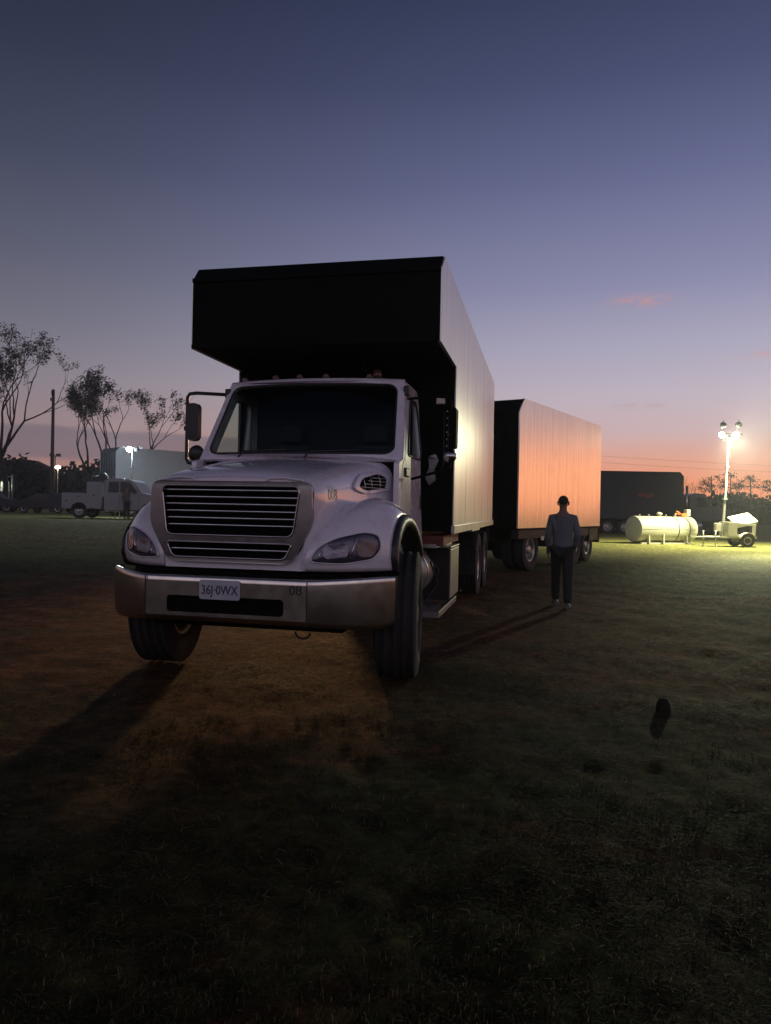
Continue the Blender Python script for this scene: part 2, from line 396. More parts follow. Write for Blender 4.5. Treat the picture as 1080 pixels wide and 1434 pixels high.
def grass():
    M = bpy.data.materials.new('blades'); M.use_nodes = True; t = NT(M.node_tree); b = t.n['Principled BSDF']
    rnd = t.add('ShaderNodeNewGeometry').outputs['Random Per Island']
    co = t.add('ShaderNodeTexCoord').outputs['Object']
    c = t.ramp(rnd, [(0, (.012, .016, .005)), (.40, (.030, .036, .011)), (.68, (.055, .050, .018)), (.88, (.085, .068, .030)), (.97, (.15, .12, .065)), (1, (.26, .22, .14))])
    big = t.noise(co, .5, 4, .6)
    c = t.mix(t.smooth(big, .35, .65), c, (1.15, .92, .75), 'MULTIPLY')
    xy = t.add('ShaderNodeSeparateXYZ'); t.l.new(co, xy.inputs[0])
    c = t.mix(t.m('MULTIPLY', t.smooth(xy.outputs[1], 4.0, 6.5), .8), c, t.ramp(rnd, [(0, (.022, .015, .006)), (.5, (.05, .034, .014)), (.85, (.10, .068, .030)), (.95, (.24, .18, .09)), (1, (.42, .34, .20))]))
    c = t.mix(t.smooth(xy.outputs[1], 13, 24), c, t.ramp(rnd, [(0, (.10, .115, .036)), (.6, (.21, .215, .078)), (1, (.36, .34, .15))]))  # far blades lightened likewise, lamplight put into their colour
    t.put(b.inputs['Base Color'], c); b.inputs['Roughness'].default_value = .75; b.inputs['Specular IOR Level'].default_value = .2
    tl = t.add('ShaderNodeBsdfTranslucent'); t.put(tl.inputs[0], c); mx = t.add('ShaderNodeMixShader'); mx.inputs[0].default_value = .4
    t.l.new(b.outputs[0], mx.inputs[1]); t.l.new(tl.outputs[0], mx.inputs[2]); t.l.new(mx.outputs[0], t.n['Material Output'].inputs[0])
    vs = []
    def tufts(n, r0, r1, a0, a1, hmin, hmax, wd):
        for _ in range(n):
            r_ = math.exp(rng.uniform(math.log(r0), math.log(r1))); a = math.radians(rng.uniform(a0, a1)); x, y = r_*sin(a), r_*cos(a)
            if mnoise.noise((x*.8, y*.8, 2)) < -.05+.5*(rng.random()-.5): continue
            k = rng.integers(7, 16); d = rng.uniform(0, 2*pi, k); sp = rng.uniform(.2, 1.1, k); h = rng.uniform(hmin, hmax, k)
            bx = x+rng.normal(0, .018, k); by = y+rng.normal(0, .018, k); z = gz(x, y)+rough_h(x, y)
            base = np.stack([bx, by, np.full(k, z-.006)], 1); P = np.stack([-np.sin(d)*wd, np.cos(d)*wd, np.zeros(k)], 1)
            mid = base+np.stack([np.cos(d)*h*sp*.35, np.sin(d)*h*sp*.35, h*.65], 1); tip = base+np.stack([np.cos(d)*h*sp*1.1, np.sin(d)*h*sp*1.1, h*(1-.45*sp)], 1)
            vs.append(np.stack([base-P, base+P, mid+P*.8, mid-P*.8, tip], 1))
    tufts(2600, 1.7, 5.0, -33, 33, .012, .038, .0016)
    def scatter(n, r0, r1, a0, a1, lmin, lmax, wmin, wmax, up):
        r_ = np.exp(rng.uniform(np.log(r0), np.log(r1), n)); a = np.radians(rng.uniform(a0, a1, n))
        x = r_*np.sin(a); y = r_*np.cos(a)
        # clumping: keep more in some places
        k = np.sin(x*1.7+np.sin(y*1.1)*2)*np.sin(y*2.1+np.sin(x*.9)*2)+.5*np.sin(x*5.3+y*3.1)*np.sin(y*6.7-x*2.2)
        keep = rng.uniform(-1.1, .9, n) < k; x, y, k = x[keep], y[keep], k[keep]; n = len(x)
        z = np.array([gz(p, q)+rough_h(p, q) for p, q in zip(x, y)])
        L = rng.uniform(lmin, lmax, n)*(1+.4*k.clip(-.5, 1)); wd = rng.uniform(wmin, wmax, n)
        d = rng.uniform(0, 2*pi, n); e = np.radians(np.abs(rng.normal(up, 22 if up > 8 else 9, n)).clip(2, 85))
        ux, uy, uz = np.cos(d)*np.cos(e), np.sin(d)*np.cos(e), np.sin(e)
        px, py = -np.sin(d)*wd, np.cos(d)*wd
        base = np.stack([x, y, z-.004], 1); lift = rng.uniform(0, .012, n); base[:, 2] += lift
        mid = base+np.stack([ux*L*.55, uy*L*.55, uz*L*.62], 1); tip = base+np.stack([ux*L, uy*L, uz*L*.82], 1)
        P = np.stack([px, py, np.zeros(n)], 1)
        vs.append(np.stack([base-P, base+P, mid+P*.8, mid-P*.8, tip], 1))
    scatter(90000, 1.6, 6.5, -34, 34, .015, .06, .0010, .0024, 8)
    scatter(60000, 5.5, 15, -34, 34, .03, .09, .0014, .0030, 4)
    scatter(26000, 13, 30, -34, 34, .04, .09, .003, .006, 8)
    V = np.concatenate(vs).reshape(-1, 3); n = len(V)//5
    me = bpy.data.meshes.new('grass'); me.vertices.add(len(V)); me.vertices.foreach_set('co', V.astype(np.float32).ravel())
    li = np.concatenate([np.array([[0, 1, 2, 3, 3, 2, 4]]) + 5*np.arange(n)[:, None]]).ravel()
    me.loops.add(len(li)); me.loops.foreach_set('vertex_index', li.astype(np.int32))
    st = (np.array([[0, 4]])+7*np.arange(n)[:, None]).ravel()
    me.polygons.add(2*n); me.polygons.foreach_set('loop_start', st.astype(np.int32)); me.update(calc_edges=True); me.validate()
    me.materials.append(M); o = bpy.data.objects.new('grass', me); COL.objects.link(o)
    tag(o, 'short trampled brown and green grass covering the dark field', 'grass', kind='stuff')
grass()

# ------------------------------------------------------------------ wheels
def tyre_mb(wd, ro, ri, ribs=4, lug=False):
    h = wd/2; p = [(-h*.78, ri), (-h*.98, ri+(ro-ri)*.25), (-h, ri+(ro-ri)*.55), (-h*.94, ro-.035), (-h*.86, ro-.008)]
    xs = np.linspace(-h*.84, h*.84, ribs*2+1)
    for i, x in enumerate(xs):
        g = .045*wd/.3
        if i % 2 == 1 and ribs > 0:
            p += [(x-g*.45, ro), (x-g*.35, ro-.014), (x+g*.35, ro-.014), (x+g*.45, ro)]
        else: p.append((x, ro))
    p += [(h*.86, ro-.008), (h*.94, ro-.035), (h, ri+(ro-ri)*.55), (h*.98, ri+(ro-ri)*.25), (h*.78, ri)]
    mb = MB().lathe(p, (0, 0, 0), 'X', 56, True, True)
    if lug:
        for k in range(52):
            a = 2*pi*k/52
            for sd in (-1, 1):
                rot = Matrix.Rotation(a, 4, 'X') @ Matrix.Rotation(sd*.25, 4, 'Z')
                q = [rot @ Vector((sd*h*.62+dx, dy, ro+dz)) for dx, dy, dz in [(-h*.22, -.018, -.02), (h*.22, -.018, -.02), (h*.22, .018, -.02), (-h*.22, .018, -.02), (-h*.22, -.016, .008), (h*.22, -.016, .006), (h*.22, .016, .006), (-h*.22, .016, .008)]]
                mb.add(q, [(0, 3, 2, 1), (4, 5, 6, 7), (0, 1, 5, 4), (1, 2, 6, 5), (2, 3, 7, 6), (3, 0, 4, 7)])
    return mb
def rim_mb(wd, ri, dish, out):
    """dish: how far in the disc sits; out: +1/-1 outer side"""
    h = wd/2
    p = [(-h*.78, ri+.012), (-h*.80, ri-.015), (-h*.6, ri-.04), (h*.6, ri-.04), (h*.80, ri-.015), (h*.78, ri+.012)]
    mb = MB().lathe([(a*out, r_) for a, r_ in p], (0, 0, 0), 'X', 40, True, True)
    xd = h*.7-dish
    d = [(xd-.015, ri-.035), (xd, ri-.04), (xd+.02, ri*.72), (xd+.045, ri*.6), (xd+.045, ri*.42), (xd+.05, ri*.40), (xd+.11, ri*.36), (xd+.125, ri*.25), (xd+.125, .005)]
    mb.lathe([(a*out, r_) for a, r_ in d], (0, 0, 0), 'X', 32)
    for k in range(10):
        a = 2*pi*k/10; mb.tube([((xd+.03)*out, ri*.5*cos(a), ri*.5*sin(a)), ((xd+.075)*out, ri*.5*cos(a), ri*.5*sin(a))], .016, 6)
    return mb
def wheel(parent, loc, wd, ro, ri, out, dish=.03, steer=0.0, ribs=4, lug=False, dual=False, label=None):
    hb = MB().lathe([(-.09*out, .10), (.03*out, .12), (.06*out, .10), (.07*out, .02)], (0, 0, 0), 'X', 20).build('wheel', 'chassis', parent)
    hb.location = loc; hb.rotation_euler.z = steer
    if label: hb['label'] = label
    ty = tyre_mb(wd, ro, ri, ribs, lug)
    if dual:
        tmp = tyre_mb(wd, ro, ri, ribs, lug); ty.add([(x-out*(wd+.045), y, z) for x, y, z in tmp.v], tmp.f, True)
    ty.build('tyre', 'rubber', hb)
    rm = rim_mb(wd, ri, dish, out)
    rm.build('rim', 'rim_steel', hb)
    return hb

# ------------------------------------------------------------------ the big truck
TA = R(12.415)
truck = thing('dump_truck', 'white conventional cab truck carrying the tall black-fronted metal debris box, nose towards the viewer', 'truck', (-1.156, 5.349, 0), -TA)
XO = -.05                                             # nose and cab sit a little off the box centreline
BV = .012
def nose_x(x, y): return x+XO
# ---- hood
def build_hood():
    st = [(.16, .655, 1.655, .10), (.20, .675, 1.685, .12), (.32, .70, 1.725, .16), (.6, .725, 1.78, .19), (.9, .755, 1.825, .21), (1.2, .80, 1.865, .21), (1.45, .875, 1.895, .20), (1.64, .95, 1.905, .17)]
    rows = []
    for y, hw, zt, rd in st:
        ex = sstep((y-.28)/.5); e0, e1, e2 = .05*ex-.10*(1-ex), .045*ex-.075*(1-ex), .025*ex-.015*(1-ex)
        row = [(-hw-e0, y, .95), (-hw-e1, y, 1.15), (-hw-e2, y, 1.35)]
        n = 8
        for i in range(n+1):
            a = pi-pi/2*i/n; row.append((-hw+rd+rd*cos(a), y, zt-.035-rd+rd*sin(a)))
        for t in (-.6, -.3, 0, .3, .6): row.append((t*(hw-rd), y, zt-.035*(t*t)))
        for i in range(n+1):
            a = pi/2-pi/2*i/n; row.append((hw-rd+rd*cos(a), y, zt-.035-rd+rd*sin(a)))
        row += [(hw+e2, y, 1.35), (hw+e1, y, 1.15), (hw+e0, y, .95)]
        rows.append([(nose_x(x, yy), yy, z) for x, yy, z in row])
    mb = MB().grid(rows)
    mb.add(rows[-1], [tuple(range(len(rows[-1])))])
    # painted front with the grille opening, rounded back into the shell
    fr_o = [(p[0]-XO, p[2]) for p in rows[0]]
    fr_h = roundpoly([(-.625, 1.60), (.605, 1.60), (.625, 1.30), (.555, 1.10), (.48, 1.016), (-.50, 1.016), (-.575, 1.10), (-.645, 1.30)], .05, 7)
    mb.plate(fr_o, [fr_h], lambda u, v, q: (u+XO, .166+q, v), .02)
    h = mb.build('hood', 'truck_paint', truck)
    # raised lip that dips over the grille and the dark badge on it
    pts = [(-.63, 1.58), (-.60, 1.632), (-.45, 1.650), (-.34, 1.646), (-.28, 1.612), (.24, 1.612), (.30, 1.646), (.41, 1.650), (.56, 1.632), (.60, 1.58)]
    MB().tube([(nose_x(x, 0), .158, z) for x, z in pts], .010, 8).build('hood_lip', 'truck_paint', h)
    MB().plate(rrect(-.15, 1.655, .13, 1.682, .012), [], lambda u, v, q: (nose_x(u, 0), .185-q+.9*(v-1.645), v), .018).build('badge', 'dark_ink', h, .003)
    # oval louvred vents on both hood sides
    for sd in (1, -1):
        def side(u, v, q, sd=sd):           # u = y, v = z on the hood flank
            hw = interp(u, [a[0] for a in st], [a[1] for a in st]); zt = interp(u, [a[0] for a in st], [a[2] for a in st])
            rdd = interp(u, [a[0] for a in st], [a[3] for a in st]); zc = zt-.035-rdd
            x = hw+.025*max(0, (zc-v)/(zc-1.35)) if v < zc else hw-rdd+math.sqrt(max(1e-6, rdd*rdd-(v-zc)**2))
            return (nose_x(sd*(x+.006+q), 0), u, v)
        out = roundpoly([(.84, 1.60), (1.02, 1.715), (1.40, 1.775), (1.56, 1.74), (1.53, 1.60), (1.1, 1.555)], .10)
        inn = roundpoly([(.95, 1.615), (1.07, 1.690), (1.38, 1.745), (1.50, 1.715), (1.48, 1.62), (1.12, 1.583)], .08)
        v_ = MB().plate(out, [inn], side, .02).build('vent', 'truck_paint', h, .004)
        MB().disc_fill(inn, lambda u, v, q: side(u, v, .008), 3).build('vent_mesh', 'dark_mesh', v_)
        b_ = MB()
        for z in (1.615, 1.645, 1.675, 1.705):
            ys = [y for y in np.linspace(.96, 1.42, 24) if geometry.intersect_point_tri_2d is None or True]
            lo = interp(z, [1.60, 1.74], [.98, 1.36]); hi = 1.49
            b_.tube([side(y, z, .016) for y in np.linspace(lo, hi, 6)], .0045, 6)
        for y in (1.10, 1.24, 1.38):
            b_.tube([side(y, z, .016) for z in np.linspace(1.60, interp(y, [1.06, 1.38], [1.69, 1.74]), 4)], .004, 6)
        b_.build('louvre', 'alu', v_)
    mt = Matrix(((0, 1, 0, 0),)) if False else None
    mx = Matrix.Translation((nose_x(.713, 0), .44, 1.53)) @ Matrix(((.09, -.06, 1, 0), (1, 0, -.09, 0), (0, 1, 0, 0), (0, 0, 0, 1)))
    text_mesh('008', .125, 'fleet_number', 'grey_ink', h, mx, .0008)
    return h
hood = build_hood()
# ---- fenders
FP = [(.205, .945), (.165, 1.06), (.185, 1.19), (.27, 1.32), (.42, 1.425), (.62, 1.495), (.85, 1.525), (1.10, 1.515), (1.35, 1.46), (1.56, 1.36), (1.73, 1.22), (1.83, 1.06)]
FW = [1, 1, .98, .92, .8, .62, .42, .25, .1, 0, 0, 0]
def fender_pt(t, x):
    """t in 0..11 along the arch, x outward 0.42..1.17"""
    i = np.arange(12); y = float(np.interp(t, i, [p[0] for p in FP])); z = float(np.interp(t, i, [p[1] for p in FP])); wf = float(np.interp(t, i, FW))
    sw = .40*max(0, (x-.50)/.67)**2
    k = interp(x, [.42, .5, .6, .7, .78, .86, .92, .97, 1.02, 1.08, 1.13, 1.17], [.52, .60, .73, .845, .915, .975, 1, 1, .975, .92, .84, .74])
    return (x, y+sw*wf, .945+(z-.945)*k)
def smooth_t(n): return np.linspace(0, 11, n)
def fender_front_y(x, z):
    best = None
    for t in np.linspace(0, 6, 121):
        p = fender_pt(t, x)
        if best is None or abs(p[2]-z) < best[0]: best = (abs(p[2]-z), p[1])
    return best[1]
def build_fender(sd):
    fx = lambda p: (sd*p[0]+XO, p[1], p[2])
    cols = [.57, .61, .66, .70, .74, .82, .88, .94, 1.0, 1.05, 1.10, 1.14, 1.17]
    rows = [[fx(fender_pt(t, x)) for x in cols] for t in smooth_t(34)]
    f_ = MB().grid(rows).build('fender', 'truck_paint', truck)
    so = f_.modifiers.new('thick', 'SOLIDIFY'); so.thickness = .02; so.offset = -1
    edge = [Vector(fender_pt(t, 1.17)) for t in smooth_t(34)]
    c = Vector((1.17, 1.15, .60))
    R1 = []
    for p in edge:
        d = (c-p); d.x = 0; d = d.normalized()
        q0 = p-d*.012; q1 = p+d*.03; q2 = p+d*.085
        R1.append([fx((1.150, q0.y, q0.z)), fx((1.19, q0.y, q0.z)), fx((1.215, q1.y, q1.z)), fx((1.21, q2.y, q2.z)), fx((1.16, q2.y+d.y*.01, q2.z+d.z*.01)), fx((.80, q2.y+d.y*.01, q2.z+d.z*.01))])
    MB().grid(R1).build('wheel_arch', 'flare_black', f_)
    # headlight cluster lying on the swept front of the fender
    if True:
        o2 = roundpoly([(.62, 1.025), (.68, 1.13), (.80, 1.20), (.98, 1.245), (1.075, 1.225), (1.10, 1.13), (1.05, 1.045), (.85, 1.01)], .06, 6)
        def hp(off): return lambda u, v, q: fx((u, fender_front_y(u, v)-off(q), v))
        cx = sum(p[0] for p in o2)/len(o2); cz = sum(p[1] for p in o2)/len(o2)
        ring = [(cx+(p[0]-cx)*1.07, cz+(p[1]-cz)*1.10) for p in o2]
        rowsb = [[hp(lambda q: .002)(p[0], p[1], 0) for p in ring], [hp(lambda q: .022)(p[0]*.5+q_[0]*.5, p[1]*.5+q_[1]*.5, 0) for p, q_ in zip(ring, o2)], [hp(lambda q: .006)(p[0], p[1], 0) for p in o2]]
        H = MB().grid(rowsb, True, True).build('headlight', 'truck_paint', truck)
        ins = [(cx+(p[0]-cx)*.97, cz+(p[1]-cz)*.95) for p in o2]
        MB().grid([[hp(lambda q: .012)(p[0], p[1], 0) for p in o2], [hp(lambda q: .016)(p[0], p[1], 0) for p in ins]], True, True).build('seal', 'flare_black', H)
        MB().disc_fill(o2, hp(lambda q: .004+.001*q), 4).build('lamp_housing', 'lamp_bowl', H)
        for (u0, v0, u1, v1, mt) in ((.715, 1.045, .885, 1.165, 'lamp_bowl2'), (.945, 1.06, 1.065, 1.205, 'amber_dark')):
            MB().disc_fill(rrect(u0, v0, u1, v1, .045), hp(lambda q: .012-.008*q), 5).build('bulb_reflector', mt, H)
        for (u0, u1, v0, v1) in ((.90, .935, 1.035, 1.205), (.685, .70, 1.04, 1.11)):
            p0, p1 = hp(lambda q: .02)(u0, v0, 0), hp(lambda q: .02)(u1, v1, 0)
            MB().tube([p0, [(a+b)/2 for a, b in zip(p0, p1)], p1], .0045, 6).build('divider', 'reflector', H)
        MB().disc_fill(o2, hp(lambda q: .016+.03*min(1, q*1.5)), 6).build('lens', 'lens_glass', H)
build_fender(1); build_fender(-1)
# black inner wheel wells and firewall so no light leaks through the nose
MB().box((-.60, .30, .62), (.56, 1.62, 1.5)).box((-1.0, 1.62, .7), (.9, 1.68, 1.86)).build('engine_bay', 'dark_mesh', truck)
# ---- grille
def build_grille():
    X_ = lambda u: u-.012+XO
    def fm(y0): return lambda u, v, q: (X_(u), y0-q+.02*(v-1.0)+.02*u*u, v)
    outer = roundpoly([(-.655, 1.62), (.655, 1.62), (.665, 1.30), (.50, 1.0), (-.50, 1.0), (-.665, 1.30)], .075, 7)
    up = roundpoly([(-.565, 1.585), (.565, 1.585), (.515, 1.205), (-.515, 1.205)], .06, 6)
    lo = roundpoly([(-.515, 1.152), (.515, 1.152), (.455, 1.035), (-.455, 1.035)], .04, 6)
    g = MB().plate(outer, [up, lo], fm(.155), .045).build('grille', 'chrome', truck, .014, seg=3)
    # bright inner bead round both openings
    for q in (up, lo):
        pts = [fm(.155)(u, v, .046) for u, v in q]; MB().tube(pts+[pts[0]], .0085, 6, False).build('grille_bead', 'chrome', g)
    MB().plate([(-.6, 1.02), (.6, 1.02), (.6, 1.6), (-.6, 1.6)], [], fm(.215), .004).build('radiator_screen', 'dark_mesh', g)
    def slat(z, hw):
        rows = []
        for u in np.linspace(-hw, hw, 13):
            f = fm(.155); rows.append([f(u, z+.002, .004), f(u, z+.004, .020), f(u, z+.001, .026), f(u, z-.008, .024), f(u, z-.014, .004), f(u, z-.010, .0)])
        MB().grid(rows, True, True).build('slat', 'grille_chrome', g)
    for i in range(6): z = 1.553-i*.0535; slat(z, .565-.050*(1.585-z)/.38-.004)
    slat(1.100, .487)
    return g
build_grille()
# ---- chrome bumper
def build_bumper():
    def by(x):
        a = max(0, abs(x)-.60); return .035*(x/.6)**2*0+.46*(a/.60)**1.6
    prof = [(.06, .895), (.018, .902), (.004, .897), (-.004, .885), (-.006, .86), (-.006, .60), (0, .575), (.02, .56), (.06, .556)]
    def pt(x, i):
        d, z = prof[i]; e = max(0, abs(x)-.62)/.58
        z = z-(.055*e if z < .7 else -.012*e)
        if z < .7 and abs(x) > 1.12: z += .03*((abs(x)-1.12)/.08)
        return (x-.03, by(x)+d, z)
    xsL = np.concatenate([np.linspace(-1.20, -.645, 12)]); xsR = -xsL[::-1]; xsC = np.linspace(-.645, .645, 15)
    mb = MB()
    for xs in (xsL, xsR): mb.grid([[pt(x, i) for i in range(9)] for x in xs])
    mb.grid([[pt(x, i) for i in range(5)] for x in xsC]).grid([[pt(x, i) for i in range(5, 9)] for x in xsC])
    slot = rrect(-.495+.03, .628, .437+.03, .752, .03)
    mb.plate([(-.645, .60), (.645, .60), (.645, .86), (-.645, .86)], [slot], lambda u, v, q: (u-.03, -.006+q, v), .03)
    for s_ in (-1, 1):
        end = [pt(s_*1.20, i) for i in range(9)]
        mb.add(end+[(p[0], p[1]+.10, p[2]) for p in end], [(i, i+1, i+10, i+9) for i in range(8)], True)
    b = mb.build('bumper', 'bumper_metal', truck)
    MB().box((-.56, .035, .60), (.53, .05, .80)).build('bumper_slot', 'dark_mesh', b)
    for x in (-.645, .645): MB().box((x-.03-.003, -.012, .565), (x-.03+.003, -.005, .895)).build('seam', 'dark_ink', b)
    MB().box((-.80, .13, .62), (.74, .24, .93)).box((-.78, .30, .48), (.80, .62, .60)).build('bumper_valance', 'dark_mesh', b)
    # hook and wire hanging under
    MB().tube([(.52+.06*cos(a), .2, .49+.05*sin(a)) for a in np.linspace(pi, 2*pi, 9)], .008, 6).build('tow_hook', 'chassis', b)
    pl = MB().plate(rrect(-.225, .732, .10, .877, .018), [], lambda u, v, q: (u, -.012-q, v), .004).build('licence_plate', 'plate_white', b, .0015)
    mx = Matrix.Translation((-.0625, -.0185, .800)) @ Matrix(((1, 0, 0, 0), (0, 0, -1, 0), (0, 1, 0, 0), (0, 0, 0, 1)))
    text_mesh('36J\u00b70WX', .098, 'plate_number', 'ink', pl, mx, .0015, sx=.80)
    mx = Matrix.Translation((.528, -.008, .822)) @ Matrix(((1, 0, 0, 0), (0, 0, -1, 0), (0, 1, 0, 0), (0, 0, 0, 1)))
    text_mesh('08', .10, 'fleet_number', 'dark_ink', b, mx, .001)
build_bumper()
# ---- cab
def ws(u, v, q=0.0):           # windscreen surface, u -1..1, v 0..1, q outward
    x = u*(1.02-.085*v); y = 1.50+.50*v+.16*u*u; z = 1.895+.80*v
    return (x+XO, y-q*.85, z+q*.5)
def build_cab():
    sx = lambda z: 1.03-.085*max(0, (z-1.9)/.8)
    def sidemap(sd, d=0.0): return lambda u, v, q: (sd*(sx(v)+d-q)+XO, u, v)
    cabm = MB()
    outer = [(-1, -.03), (-.5, -.03), (0, -.03), (.5, -.03), (1, -.03), (1, .25), (1, .5), (1, .75), (1, 1.02), (.6, 1.02), (.2, 1.02), (-.2, 1.02), (-.6, 1.02), (-1, 1.02), (-1, .75), (-1, .5), (-1, .25)]
    hole = rrect(-.925, .045, .925, .955, .10, 6)
    # more points along straight runs so that the frame follows the curve
    hd = []
    for i in range(len(hole)):
        a, b = hole[i], hole[(i+1) % len(hole)]; n = max(1, int(math.dist(a, b)/.12))
        hd += [(a[0]+(b[0]-a[0])*k/n, a[1]+(b[1]-a[1])*k/n) for k in range(n)]
    cabm.plate(outer, [hd], lambda u, v, q: ws(u, v, q), .03)
    # roof
    rows = []
    us = np.linspace(-1, 1, 17)
    rows.append([ws(u, 1.0, .03) for u in us]); rows.append([(x, y+.03, z+.03) for x, y, z in rows[0]])
    for y, dz, kx in ((2.32, .085, .985), (2.5, .10, .975), (2.7, .095, .975), (2.80, .06, .975), (2.84, .0, .985)):
        rows.append([(u*.935*kx+XO, y, 2.69+dz*(1-abs(u)**5)*1.0+.01) for u in us])
    cabm.grid(rows)
    cabm.box((-.93+XO, 2.80, .95), (.93+XO, 2.84, 2.68))
    cab = cabm.build('cab', 'truck_paint', truck)
    side = roundpoly([(1.45, .95), (1.47, 1.86), (1.655, 1.895), (1.90, 2.29), (2.165, 2.715), (2.80, 2.715), (2.845, 2.60), (2.845, .95)], .035, 4)
    dhole = roundpoly([(1.60, 1.0), (1.60, 1.84), (1.74, 1.93), (2.205, 2.645), (2.68, 2.645), (2.74, 2.45), (2.74, 1.0)], .05, 5)
    dout = roundpoly([(1.607, 1.007), (1.607, 1.838), (1.748, 1.925), (2.21, 2.638), (2.676, 2.638), (2.733, 2.45), (2.733, 1.007)], .05, 5)
    whole = roundpoly([(1.89, 1.955), (2.27, 2.56), (2.62, 2.57), (2.665, 2.44), (2.665, 1.99), (2.5, 1.95)], .06, 6)
    for sd in (1, -1):
        MB().plate(side, [dhole], sidemap(sd), .05).build('cab_side', 'truck_paint', cab, .008)
        MB().plate(dhole, [dout], sidemap(sd, -.012), .03).build('door_gap', 'dark_mesh', cab)
        d = MB().plate(dout, [whole], sidemap(sd, .004), .045).build('door', 'truck_paint', truck, .008)
        MB().disc_fill(whole, lambda u, v, q: sidemap(sd, -.015)(u, v, 0), 3).build('side_window', 'side_glass', d)
        pts = [sidemap(sd, .008)(u, v, 0) for u, v in whole]; MB().tube(pts+[pts[0]], .010, 6, False).build('window_seal', 'flare_black', d)
        MB().plate(roundpoly([(2.585, 1.43), (2.60, 1.585), (2.655, 1.585), (2.665, 1.43)], .02, 4), [], sidemap(sd, .008), .01).build('door_handle', 'dark_ink', d, .003)
        # black belt fittings at the mirror arms
        MB().box((sd*1.02+XO-.03, 1.70, 1.74), (sd*1.02+XO+.035, 1.87, 1.825)).build('mirror_mount', 'flare_black', d, .012); MB().box((sd*.955+XO-.02, 2.06, 2.56), (sd*.955+XO+.04, 2.17, 2.66)).build('mirror_mount', 'flare_black', d, .012)
    # windscreen
    g = MB().disc_fill([(u*1.006, .5+(v-.5)*1.01) for u, v in hd], lambda u, v, q: ws(u, v, .012), 7).build('windscreen', 'windscreen_glass', cab)
    pts = [ws(u, v, .028) for u, v in hd]; MB().tube(pts+[pts[0]], .010, 6, False).build('windscreen_seal', 'flare_black', cab)
    for (u0, u1) in ((-.55, .02), (.12, .72)):
        w_ = MB().tube([ws(u0, -.02, .045), ws(u0+.05, .05, .05), ws(u1-.1, .075, .045)], .009, 6); w_.build('wiper', 'flare_black', cab)
    # roof marker lamps
    for u in (-.84, -.44, -.15, .15, .62):
        p = ws(u, 1.04, .05); MB().lathe([(0, .035), (.012, .033), (.03, .02), (.036, .004)], (p[0], p[1]+.06, p[2]+.005), 'Z', 12).build('marker_lamp', 'clear_lens', cab)
    p = (.535, 2.42, 2.79)
    bc = MB().lathe([(0, .055), (.02, .055), (.022, .042)], p, 'Z', 20).build('beacon', 'dark_ink', cab)
    MB().lathe([(.02, .045), (.05, .048), (.085, .044), (.105, .03), (.112, .005)], p, 'Z', 20).build('beacon_dome', 'clear_lens', bc)
    MB().tube([(.44, 2.42, 2.79), (.36, 2.42, 3.07), (.285, 2.42, 3.34)], [.005, .004, .0025], 5).build('antenna', 'flare_black', cab)
    # inside
    MB().box((-.96+XO, 1.72, 1.55), (.96+XO, 2.02, 1.88)).box((-.96+XO, 1.66, .95), (.96+XO, 2.80, 1.0)).build('dashboard', 'interior', cab, .04)
    MB().box((-.90+XO, 2.775, 1.0), (.90+XO, 2.795, 2.66)).box((-.88+XO, 2.25, 2.645), (.88+XO, 2.78, 2.66)).build('cab_lining', 'interior', cab)
    for x in (-.50, .46):
        MB().box((x-.25, 2.25, 1.38), (x+.25, 2.72, 1.52)).box((x-.24, 2.60, 1.5), (x+.24, 2.74, 2.12)).box((x-.14, 2.62, 2.14), (x+.14, 2.71, 2.34)).build('seat', 'seat_fabric', cab, .05, seg=3)
    MB().lathe([(.022*cos(a), .21+.022*sin(a)) for a in np.linspace(0, 2*pi, 9)[:-1]], (0, 0, 0), 'Y', 28, True, True).tube([(-.2, 0, 0), (.2, 0, 0)], .018, 6).tube([(0, 0, 0), (0, -.25, -.12)], .03, 8).build('steering_wheel', 'interior', cab, loc=(.43, 2.12, 1.83)).rotation_euler = (R(-28), 0, 0)
    return cab
cab = build_cab()
